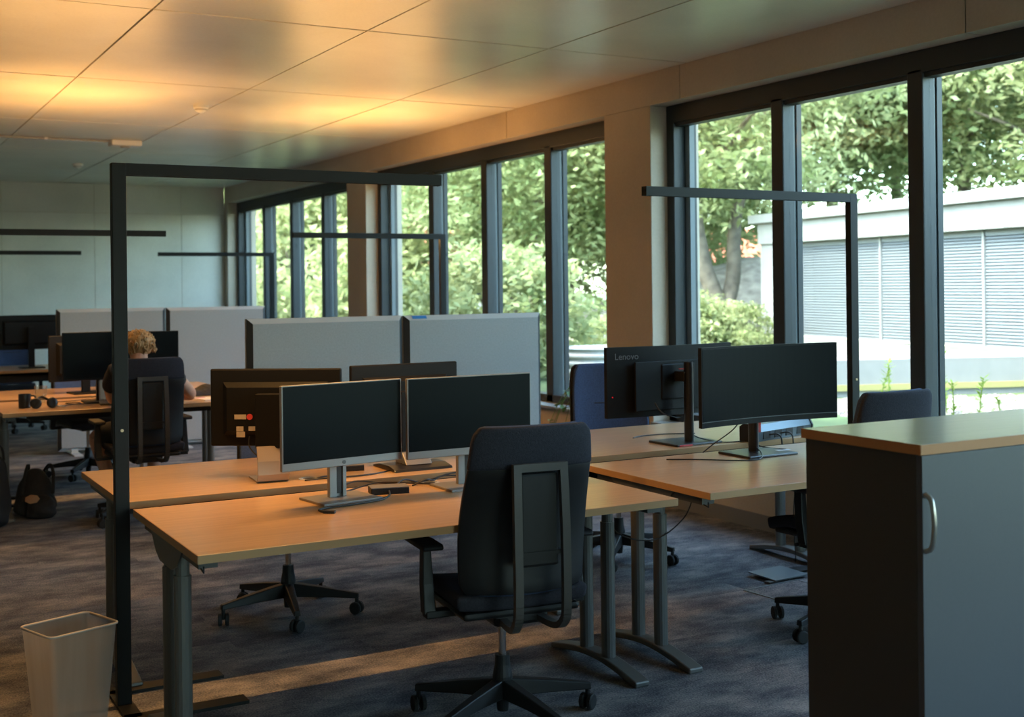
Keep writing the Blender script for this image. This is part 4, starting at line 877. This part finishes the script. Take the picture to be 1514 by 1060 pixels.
s1 = nd(0, -0.06, 0.72, 0.125, pel, 0.10); s2 = nd(0, -0.04, 0.85, 0.135, s1, 0.105); s3 = nd(0, -0.01, 0.97, 0.14, s2, 0.095)
nk0 = nd(0, 0.02, 1.05, 0.065, s3); nk1 = nd(0.005, 0.06, 1.085, 0.052, nk0)
h1 = nd(0.008, 0.095, 1.125, 0.072, nk1); h2 = nd(0.01, 0.105, 1.172, 0.085, h1, 0.092); h3 = nd(0.01, 0.095, 1.222, 0.068, h2)
chin = nd(0.01, 0.165, 1.082, 0.03, h1); nose = nd(0.01, 0.205, 1.13, 0.014, h2)
earR = nd(0.092, 0.09, 1.142, 0.014, h2); earL = nd(-0.075, 0.09, 1.142, 0.014, h2)
# right arm: shoulder, elbow on the desk, forearm inward
shR = nd(0.165, 0.0, 1.0, 0.062, s3); uaR = nd(0.29, 0.10, 0.91, 0.05, shR); elR = nd(0.425, 0.285, 0.795, 0.042, uaR); faR = nd(0.27, 0.36, 0.80, 0.036, elR); wrR = nd(0.14, 0.42, 0.795, 0.026, faR)
pmR = nd(0.085, 0.44, 0.79, 0.032, wrR, 0.018)
for k, L in enumerate((0.065, 0.075, 0.07, 0.055)):
    b_ = nd(0.055 - 0.004 * k, 0.46 - 0.018 * k, 0.79, 0.010, pmR); m_ = nd(0.055 - L * 0.55, 0.475 - 0.02 * k, 0.785, 0.0085, b_); nd(0.055 - L, 0.48 - 0.022 * k, 0.765, 0.0075, m_)
th_ = nd(0.10, 0.475, 0.80, 0.011, pmR); nd(0.075, 0.505, 0.795, 0.0085, th_)
shL = nd(-0.165, 0.0, 1.0, 0.062, s3); uaL = nd(-0.175, 0.12, 0.90, 0.05, shL); elL = nd(-0.135, 0.27, 0.80, 0.041, uaL); faL = nd(-0.095, 0.37, 0.79, 0.035, elL); wrL = nd(-0.06, 0.45, 0.785, 0.026, faL)
pmL = nd(-0.035, 0.50, 0.785, 0.032, wrL, 0.018)
for k, L in enumerate((0.065, 0.075, 0.07, 0.055)):
    b_ = nd(-0.05 + 0.018 * k, 0.535, 0.785, 0.010, pmL); m_ = nd(-0.05 + 0.019 * k, 0.535 + L * 0.55, 0.785, 0.0085, b_); nd(-0.05 + 0.019 * k, 0.535 + L, 0.765, 0.0075, m_)
th_ = nd(-0.005, 0.515, 0.79, 0.011, pmL); nd(0.012, 0.55, 0.785, 0.0085, th_)
for sx, kn, an, toe in ((-1, (-0.25, 0.28, 0.55), (-0.17, 0.02, 0.16), (-0.19, 0.12, 0.035)), (1, (0.16, 0.38, 0.55), (0.15, 0.30, 0.09), (0.16, 0.46, 0.035))):
    hp = nd(sx * 0.09, -0.03, 0.585, 0.092, pel); tg = nd((sx * 0.1 + kn[0]) / 2, kn[1] * 0.5, 0.575, 0.078, hp); k_ = nd(*kn, 0.056, tg)
    cf = nd(kn[0] * 0.7 + an[0] * 0.3, kn[1] * 0.7 + an[1] * 0.3 - 0.015, kn[2] * 0.7 + an[2] * 0.3, 0.054, k_); a_ = nd(*an, 0.036, cf)
    hl = nd(an[0], an[1] - 0.03, 0.05 if sx > 0 else 0.12, 0.035, a_); nd(*toe, 0.034, a_, 0.024)
skin_mesh('body', SKIN, N, Ed, per)
T = [(0, -0.065, 0.58, 0.155, 0.13), (0, -0.06, 0.72, 0.142, 0.118), (0, -0.04, 0.85, 0.152, 0.122), (0, -0.01, 0.965, 0.155, 0.112), (0, 0.018, 1.045, 0.082, 0.078), (0.17, 0.0, 0.995, 0.078), (0.255, 0.065, 0.94, 0.066), (0.30, 0.115, 0.90, 0.062), (-0.17, 0.0, 0.995, 0.078), (-0.175, 0.09, 0.92, 0.066), (-0.17, 0.15, 0.88, 0.062)]
skin_mesh('t_shirt', SHIRT, T, [(0, 1), (1, 2), (2, 3), (3, 4), (3, 5), (5, 6), (6, 7), (3, 8), (8, 9), (9, 10)], per)
Q = [(0, -0.06, 0.62, 0.16, 0.125), (-0.095, -0.03, 0.588, 0.108), (-0.175, 0.13, 0.578, 0.094), (-0.225, 0.22, 0.563, 0.082), (0.095, -0.03, 0.588, 0.108), (0.13, 0.18, 0.578, 0.094), (0.15, 0.29, 0.563, 0.082)]
skin_mesh('shorts', SHORTS, Q, [(0, 1), (1, 2), (2, 3), (0, 4), (4, 5), (5, 6)], per)
# trainers
for loc in ((-0.185, 0.08, 0.0), (0.155, 0.39, 0.0)):
    MB().prism([(-0.13, 0.0), (0.14, 0.0), (0.15, 0.03), (0.10, 0.06), (0.0, 0.085), (-0.05, 0.11), (-0.12, 0.11), (-0.135, 0.03)], -0.042, 0.042, 'x', M=Matrix.Translation(loc)).build('shoe', mat('dark_shoe', (0.03, 0.03, 0.03), 0.7), per, bevel=0.015, seg=3)
# wavy hair: cap shell plus locks
random.seed(21); hb = bmesh.new(); bmesh.ops.create_icosphere(hb, subdivisions=4, radius=1.0)
hc = Vector((0.008, 0.092, 1.182))
for v in list(hb.verts):
    c = v.co.copy(); k = 1 + 0.045 * math.sin(9 * c.x + 5 * c.z) * math.sin(8 * c.z + 3 * c.y) + 0.03 * math.sin(17 * c.y + 11 * c.x)
    v.co = Vector((c.x * 0.098 * k, c.y * 0.112 * k, c.z * 0.094 * k)) + hc
bmesh.ops.delete(hb, geom=[v for v in hb.verts if (v.co.z < 1.122 and v.co.y > 0.07) or v.co.z < 1.107 or (v.co.y > 0.16 and v.co.z < 1.197)], context='VERTS')
me = bpy.data.meshes.new('hair'); hb.to_mesh(me); hb.free(); me.materials.append(HAIR); me.polygons.foreach_set('use_smooth', [True] * len(me.polygons))
ho = bpy.data.objects.new('hair', me); C.objects.link(ho); ho.parent = per
sd = ho.modifiers.new('solid', 'SOLIDIFY'); sd.thickness = 0.012; sd.offset = -1
lk = MB()
for k in range(230):
    th0 = random.uniform(0, 2 * PI); ph0 = random.uniform(-0.25, 1.45)
    d = Vector((math.cos(th0) * math.cos(ph0), math.sin(th0) * math.cos(ph0), math.sin(ph0)))
    if d.y > 0.55 and d.z < 0.3: continue
    p = hc + Vector((d.x * 0.099, d.y * 0.112, d.z * 0.095)); tdir = (Vector((random.uniform(-0.6, 0.6), random.uniform(-0.6, 0.6), -0.9)) - d * 0.2).normalized()
    pts = []
    for j in range(6):
        q = p + tdir * 0.011 * j + d * (0.004 + 0.006 * math.sin(j * 1.3 + k))
        q = q + Vector((math.sin(j * 1.7 + k), math.cos(j * 1.5 + k), 0)) * 0.004; pts.append(tuple(q))
    lk.tube(pts, [0.004, 0.006, 0.0065, 0.006, 0.0045, 0.001], 5)
lk.build('hair_locks', HAIR, ho, smooth=True)

# ------------------------------------------------------------------ outside: ground, buildings, garden, trees
GZ = 0.30
GRASS = mat('lawn', (0.07, 0.10, 0.035), 0.95, 0, 0.4, 1.2)
struct(MB().box(5.5, 120, -60, 120, GZ - 0.3, GZ).build('ground', GRASS))
struct(MB().box(-60, 5.5, -70, YF - 0.3, GZ - 0.3, GZ).build('ground_front', mat('paving', (0.30, 0.29, 0.27), 0.9, 0, 0.2, 2)))
def pxdepth(px, py, d):
    dx, dy = px - 757.0, -(py - 421.8); c, s = math.cos(ROLL), math.sin(ROLL)
    u = c * dx + s * dy; v = -s * dx + c * dy
    return Vector((0, 0, CAM_H)) + (fw * FPX + rt * u + up * v) * (d / FPX)
# pavilion with roller blinds: facade line from P0 along dirF
P0 = Vector((13.17, 14.40, 0)); dF = Vector((0.179, 0.984, 0)).normalized(); nF = Vector((0.984, -0.179, 0))
MF = Matrix(((dF.x, nF.x, 0, P0.x), (dF.y, nF.y, 0, P0.y), (0, 0, 1, 0), (0, 0, 0, 1)))   # local x along facade, y away from us
pv = thing('pavilion_building', 'white flat-roofed building with closed grey blinds outside the window', 'building')
pv.matrix_world = MF
PW = mat('white_render', (0.205, 0.205, 0.20), 0.85, 0, 0.05, 6); BL = mat('blind_slat_grey', (0.115, 0.13, 0.145), 0.5)
MB().box(-16, 1.0, 0.0, 6, GZ, 0.70).build('base_wall', PW, pv)
MB().box(0.0, 1.0, 0.0, 6, 0.70, 2.18).build('corner_pier', PW, pv)
MB().box(-16, 1.0, -0.05, 6, 2.18, 2.52).build('fascia', PW, pv)
MB().box(-16.1, 1.12, -0.16, 6.1, 2.52, 2.66).build('roof_edge', mat('roof_edge_pale', (0.2, 0.2, 0.2), 0.7), pv)
MB().box(-16, 0.0, 0.35, 6, 0.70, 2.18).build('room_wall', mat('dark_room', (0.1, 0.11, 0.12), 0.7), pv)
slat = None
for bay, (a, b) in enumerate(((-2.05, -0.02), (-4.15, -2.1), (-6.25, -4.2), (-8.35, -6.3), (-10.45, -8.4), (-12.55, -10.5))):
    bl = MB().box(a, b, 0.10, 0.16, 2.10, 2.18).build('blind_box', BL, pv)
    for k in range(34):
        if slat is None:
            slat = MB().prism([(0.100, -0.015), (0.105, -0.017), (0.128, 0.015), (0.123, 0.017)], -1.0, 1.0, 'x').build('blind_slat', BL, bl).data
            o = bl.children[0]
        else:
            o = bpy.data.objects.new('blind_slat', slat); C.objects.link(o); o.parent = bl
        o.location = ((a + b) / 2, 0, 2.075 - k * 0.0405); o.scale = ((b - a) / 2.0 * 0.99, 1, 1)
    MB().box(b - 0.01, b + 0.025, 0.08, 0.12, 0.70, 2.18).build('guide_rail', mat('rail_pale', (0.2, 0.2, 0.2), 0.5), pv)
MB().box(-14, 0, 0.0, 0.2, 0.68, 0.715).build('blind_sill', mat('sill_beige', (0.5, 0.46, 0.4), 0.6), pv)
# shaded path edge and low garden wall in front of it
lw = thing('garden_wall', 'low white garden wall with an olive timber rail beyond the window', 'wall')
a = pxdepth(1380, 580, 13.2); b = pxdepth(1700, 574, 13.6); a.z = b.z = 0; d = (b - a).normalized(); n_ = Vector((-d.y, d.x, 0)); L = (b - a).length
lw.matrix_world = Matrix(((d.x, n_.x, 0, a.x), (d.y, n_.y, 0, a.y), (0, 0, 1, 0), (0, 0, 0, 1)))
MB().box(-2.2, L, 0.0, 0.5, GZ, GZ + 0.36).build('wall_block', PW, lw); MB().box(-2.2, L, -0.03, 0.0, GZ + 0.07, GZ + 0.135).build('timber_rail', mat('olive_timber', (0.28, 0.25, 0.10), 0.8), lw)
MB().box(-2.2, L, 0.0, 0.52, GZ + 0.36, GZ + 0.40).build('coping', mat('coping_pale', (0.2, 0.197, 0.19), 0.8), lw)
gr = MB(); random.seed(5); b2 = bmesh.new()
me = bpy.data.meshes.new('gravel'); pts = []; fsl = []
rng = np.random.default_rng(4)
a = pxdepth(1370, 592, 12.6); b = pxdepth(1640, 586, 12.9)
d = Vector((b.x - a.x, b.y - a.y, 0)).normalized(); n_ = Vector((-d.y, d.x, 0))
for k in range(2600):
    q = Vector((a.x, a.y, GZ)) + d * rng.uniform(-1.5, 3.6) + n_ * rng.uniform(-1.3, 0.33); r_ = rng.uniform(0.012, 0.038)
    o = len(pts); ang = rng.uniform(0, 6.28)
    for j in range(4): pts.append((q.x + r_ * math.cos(ang + j * PI / 2) * rng.uniform(0.7, 1.2), q.y + r_ * math.sin(ang + j * PI / 2), GZ))
    pts.append((q.x, q.y, GZ + r_ * rng.uniform(0.6, 1.1)))
    fsl += [(o, o + 1, o + 4), (o + 1, o + 2, o + 4), (o + 2, o + 3, o + 4), (o + 3, o, o + 4)]
me.from_pydata(pts, [], fsl); me.materials.append(mat('gravel_stone', (0.24, 0.21, 0.2), 0.9, 0, 0.45, 9)); me.update()
o = bpy.data.objects.new('gravel', me); C.objects.link(o); o['kind'] = 'stuff'; tag(o, 'bed of pale pinkish gravel in front of the low garden wall', 'gravel')
# weeds in the gravel bed
WEED = leafy('weed_green', (0.10, 0.16, 0.03), (0.22, 0.30, 0.08))
for k, (px, py, d_, h) in enumerate(((1392, 600, 11.0, 0.62), (1410, 602, 10.9, 0.32), (1448, 602, 10.9, 0.36), (1400, 601, 11.3, 0.42), (1315, 600, 11.0, 0.5), (1478, 600, 11.4, 0.14), (1300, 600, 11.4, 0.4))):
    p = pxdepth(px, py, d_); random.seed(40 + k)
    t = thing('garden_weed', ['tall leaning green weed beside the window mullion', 'short green weed next to the tall leaning one', 'slim upright green weed alone in the gravel', 'bushy green weed behind the leaning one', 'green weed above the back of the hidden chair', 'tiny green tuft in the gravel', 'pale green weed in front of the low wall'][k], 'weed', (p.x, p.y, GZ), 0, 'weeds in the gravel bed')
    lean = random.uniform(-0.12, 0.16); pts = curve_pts([(0, 0, 0), (lean * 0.3, 0, h * 0.5), (lean, 0, h)], 8)
    MB().tube(pts, 0.006, 5).build('stem', WEED, t, smooth=True)
    lf = MB()
    for j in range(2, len(pts)):
        for _ in range(3):
            a_ = random.uniform(0, 2 * PI); L = random.uniform(0.04, 0.09) * (0.6 + h); q = Vector(pts[j]); d = Vector((math.cos(a_), math.sin(a_), random.uniform(0.2, 0.9))).normalized(); s_ = d.cross(Vector((0, 0, 1))).normalized() * L * 0.16
            lf.add([tuple(q), tuple(q + d * L * 0.5 + s_), tuple(q + d * L), tuple(q + d * L * 0.5 - s_)], [(0, 1, 2, 3)])
    lf.build('leaves', WEED, t, fix=False)
# ribbed raised planter
p = pxdepth(885, 540, 14.0)
t = thing('raised_planter', 'white ribbed round planter outside the middle window', 'planter', (p.x, p.y, GZ))
MB().lathe([(0.42, 0.0)] + [(0.42 + (0.022 if (k // 2) % 2 else 0), 0.02 + 0.045 * (k // 2) + 0.02 * (k % 2)) for k in range(22)] + [(0.44, 0.52), (0.40, 0.53), (0.38, 0.50), (0, 0.48)], 32).build('ribbed_shell', mat('planter_white', (0.3, 0.3, 0.295), 0.5), t)
# rubble bank with a pale path
p = pxdepth(905, 470, 23)
t = thing('rubble_bank', 'pale rubble bank with a light slab path rising behind the planter', 'bank', (p.x, p.y, GZ), -YAW)
bk = MB(); nx, ny = 26, 14; random.seed(8)
vs = []
for j in range(ny + 1):
    for i in range(nx + 1):
        u = i / nx; v = j / ny
        h = max(0, 1.75 * math.sin(PI * min(1, v * 0.9 + 0.02)) * (0.25 + 0.75 * min(1, u * 1.6)) * min(1, (1 - u) * 5)) * min(1, u * 6)
        vs.append((-1.7 + 7.0 * u, -1.4 + 5.0 * v, h + random.uniform(-0.04, 0.04) if 0 < v < 1 else 0.0))
bk.add(vs, [(j * (nx + 1) + i, j * (nx + 1) + i + 1, (j + 1) * (nx + 1) + i + 1, (j + 1) * (nx + 1) + i) for j in range(ny) for i in range(nx)])
bk.build('bank', mat('rubble', (0.42, 0.36, 0.31), 0.95, 0, 0.35, 5, bump=0.5, bscale=12), t, smooth=True)
st = MB()
for k in range(7): st.box(-0.75 + 0.22 * k, -0.35 + 0.22 * k, -1.3 + 0.06 * k, -0.9 + 0.06 * k, 0.1 + 0.10 * k, 0.24 + 0.14 * k)
st.build('slab_path', mat('slab_pale', (0.6, 0.58, 0.55), 0.8), t)
# houses behind the trees
def house(px, d, wd, wall_h, roof_h, label, wallcol, rz):
    p = pxdepth(px, 430, d)
    t = thing('house', label, 'house', (p.x, p.y, GZ), rz)
    hw = wd / 2
    MB().box(-hw, hw, -3, 3, 0, wall_h).build('walls', mat('house_wall_%s' % px, wallcol, 0.9), t)
    rf = MB().prism([(-3.4, wall_h - 0.1), (3.4, wall_h - 0.1), (0, wall_h + roof_h)], -hw - 0.3, hw + 0.3, 'x').build('roof', mat('roof_tile_red', (0.42, 0.12, 0.06), 0.8, 0, 0.3, 3), t)
    sl = math.hypot(3.4, roof_h + 0.1)
    for k in range(int(wd / 0.5)):
        x = -hw - 0.2 + k * 0.5
        MB().box(x, x + 0.12, -sl, 0, 0, 0.06, M=Matrix.Translation((0, 0, wall_h + roof_h)) @ Matrix.Rotation(math.atan2(roof_h + 0.1, 3.4), 4, 'X')).build('tile_row', mat('roof_tile_red', (0.42, 0.12, 0.06), 0.8, 0, 0.3, 3), rf)
    for x in (-hw * 0.6, 0, hw * 0.55):
        wn = MB().box(x - 0.5, x + 0.5, -3.05, -2.95, wall_h * 0.4, wall_h * 0.4 + 1.3).build('window', mat('house_window_frame', (0.6, 0.6, 0.6), 0.6), t)
        MB().box(x - 0.42, x + 0.42, -3.07, -3.04, wall_h * 0.4 + 0.08, wall_h * 0.4 + 1.22).build('pane', mat('house_pane', (0.05, 0.06, 0.07), 0.1), wn)
    return t
house(640, 46, 6.0, 1.9, 2.2, 'pale house with a red tiled roof glimpsed through the trees', (0.6, 0.58, 0.58), -YAW)
house(1080, 48, 8.0, 1.8, 1.6, 'red roofed house partly hidden behind the forked tree trunk', (0.55, 0.5, 0.45), -YAW)

LM = [leafy('leaf_light', (0.19, 0.23, 0.09), (0.46, 0.48, 0.26)), leafy('leaf_mid', (0.15, 0.20, 0.08), (0.40, 0.44, 0.23)), leafy('leaf_dark', (0.10, 0.15, 0.06), (0.30, 0.36, 0.18))]
BARK = mat('bark', (0.16, 0.13, 0.10), 0.95, 0, 0.4, 6, bump=0.6, bscale=14)
def crown_mesh(name, seed, clumps, per, lsize, spread, shape, m):
    rg = np.random.default_rng(seed)
    # clump centres through an ellipsoid of unit radius, denser near its skin
    v = rg.normal(size=(clumps, 3)); v /= np.linalg.norm(v, axis=1)[:, None]; rr = rg.uniform(0.25, 1.0, clumps) ** 0.5
    cen = v * rr[:, None] * np.array(shape)
    n = clumps * per
    pos = np.repeat(cen, per, 0) + rg.normal(size=(n, 3)) * np.array([spread, spread, spread * 0.55])
    a = rg.normal(size=(n, 3)); a[:, 2] *= 0.6; a /= np.linalg.norm(a, axis=1)[:, None]
    b = rg.normal(size=(n, 3)); b -= (b * a).sum(1)[:, None] * a; b /= np.linalg.norm(b, axis=1)[:, None]
    s = lsize * rg.uniform(0.6, 1.3, n)[:, None]
    V = np.stack([pos - a * s, pos + b * s * 0.42, pos + a * s, pos - b * s * 0.42], 1).reshape(-1, 3)
    me = bpy.data.meshes.new(name); me.vertices.add(4 * n); me.vertices.foreach_set('co', V.ravel())
    me.loops.add(4 * n); me.loops.foreach_set('vertex_index', np.arange(4 * n, dtype=np.int32)); me.polygons.add(n)
    me.polygons.foreach_set('loop_start', np.arange(0, 4 * n, 4, dtype=np.int32)); me.polygons.foreach_set('loop_total', np.full(n, 4, dtype=np.int32))
    me.update(); me.materials.append(m); return me
CM = [crown_mesh('crown', 1, 215, 125, 0.08, 0.36, (3.2, 3.2, 3.0), LM[0]), crown_mesh('crown', 2, 230, 125, 0.085, 0.40, (3.4, 3.4, 3.2), LM[1]), crown_mesh('crown', 3, 220, 125, 0.095, 0.42, (3.2, 3.2, 3.6), LM[2])]
BM = crown_mesh('bush', 4, 90, 80, 0.06, 0.16, (1.0, 1.0, 0.75), LM[0])
def tree(px, d, cz, kind, sc, label, trunk=True, fork=False, rz=None, lift=0):
    p = pxdepth(px, 430, d); t = thing('garden_tree', label, 'tree', (p.x, p.y, GZ), 0, 'trees outside the windows')
    o = bpy.data.objects.new('foliage', CM[kind]); C.objects.link(o); o.parent = t; o.location = (0, 0, cz); o.scale = (sc, sc, sc); o.rotation_euler = (0, 0, rz if rz is not None else (px * 0.37) % 6.28)
    random.seed(int(px)); r0 = 0.13 + 0.05 * sc
    if fork:
        q = MB()
        q.tube(curve_pts([(0, 0, 0), (0.1, 0, 0.7), (-0.25, 0.1, 1.7), (-0.45, 0.1, 3.2), (-0.3, 0, cz + 1)], 6), 0.15, 8)
        q.build('trunk', BARK, t, smooth=True)
        MB().tube(curve_pts([(0.05, 0, 0.5), (0.35, 0, 1.3), (0.5, 0.1, 2.3), (0.9, 0.2, 3.6), (1.0, 0.1, cz)], 6), [0.15 - 0.0028 * k for k in range(25)], 8).build('branch', BARK, t, smooth=True)
    else:
        MB().tube(curve_pts([(0, 0, 0), (random.uniform(-.2, .2), 0, cz * 0.4), (random.uniform(-.3, .3), 0, cz)], 6), [r0 * (1 - 0.04 * k) for k in range(13)], 8).build('trunk', BARK, t, smooth=True)
    for k in range(5):
        a = k * 1.26 + px; z0 = cz * (0.55 + 0.08 * k)
        MB().tube(curve_pts([(0, 0, z0), (math.cos(a) * sc * 0.8, math.sin(a) * sc * 0.8, z0 + sc * 0.6), (math.cos(a) * sc * 2.0, math.sin(a) * sc * 2.0, z0 + sc * 1.0)], 5), [0.07 * (1 - 0.07 * j) for j in range(11)], 6).build('branch', BARK, t, smooth=True)
    return t
tree(1060, 21, 5.6, 0, 1.05, 'light green tree with forked grey trunks left of the white building', fork=True)
tree(1000, 27, 5.0, 1, 1.2, 'green tree behind the forked one')
tree(1230, 27, 6.6, 0, 1.05, 'light green tree rising behind the flat roof of the white building')
tree(1420, 26, 7.4, 2, 1.25, 'tall dark tree beyond the pavilion roof edge', rz=1.0)
tree(1330, 33, 7.6, 1, 1.3, 'mid green tree further behind the white building')
tree(1580, 24, 6.2, 0, 1.15, 'light green tree at the far end of the white building')
tree(838, 25, 4.6, 0, 1.15, 'light green tree rising beside the rubble bank', rz=2.2)
tree(790, 23, 4.4, 1, 0.95, 'mid green tree standing behind the central partition screens')
tree(752, 30, 5.4, 0, 1.15, 'light green tree in front of the pale house')
tree(565, 52, 6.2, 2, 1.3, 'dark tree hiding the red roof', rz=0.5)
tree(675, 56, 8.5, 1, 1.6, 'tall green tree behind the pale house')
tree(500, 30, 4.6, 0, 1.15, 'light green tree seen through the window nearest the back wall')
tree(430, 33, 4.8, 1, 1.2, 'mid green tree beyond the window nearest the back wall')
tree(370, 38, 5.0, 2, 1.2, 'dark tree closing the view past the back wall window')
tree(920, 34, 6.5, 2, 1.4, 'dark tall tree behind the concrete pillar')
def bush(px, d, sc, label, mt=0, zs=1.0):
    p = pxdepth(px, 430, d); t = thing('garden_bush', label, 'bush', (p.x, p.y, GZ), 0, 'bushes outside the windows')
    o = bpy.data.objects.new('foliage', BM); C.objects.link(o); o.parent = t; o.location = (0, 0, 0.7 * sc * zs); o.scale = (sc, sc, sc * zs); o.rotation_euler = (0, 0, px * 0.3)
    for k in range(4): MB().tube([(0, 0, 0), (0.3 * sc * math.cos(k * 1.6), 0.3 * sc * math.sin(k * 1.6), 0.9 * sc * zs)], 0.02, 6).build('stem', BARK, t)
bush(1095, 19.0, 0.62, 'round green bush at the foot of the forked tree')
bush(1018, 19, 0.75, 'green bush close to the concrete pillar edge')
bush(745, 16.5, 1.2, 'yellow green bush seen above the partition with the blue strip')
bush(893, 18.5, 0.5, 'green bush just above the white ribbed planter')
bush(560, 24, 1.7, 'green bush low behind the partition screens')
bush(460, 26, 1.9, 'green bush filling the lower part of the far window', zs=1.2)
bush(395, 28, 2.0, 'green bush beside the far window frame', zs=1.2)
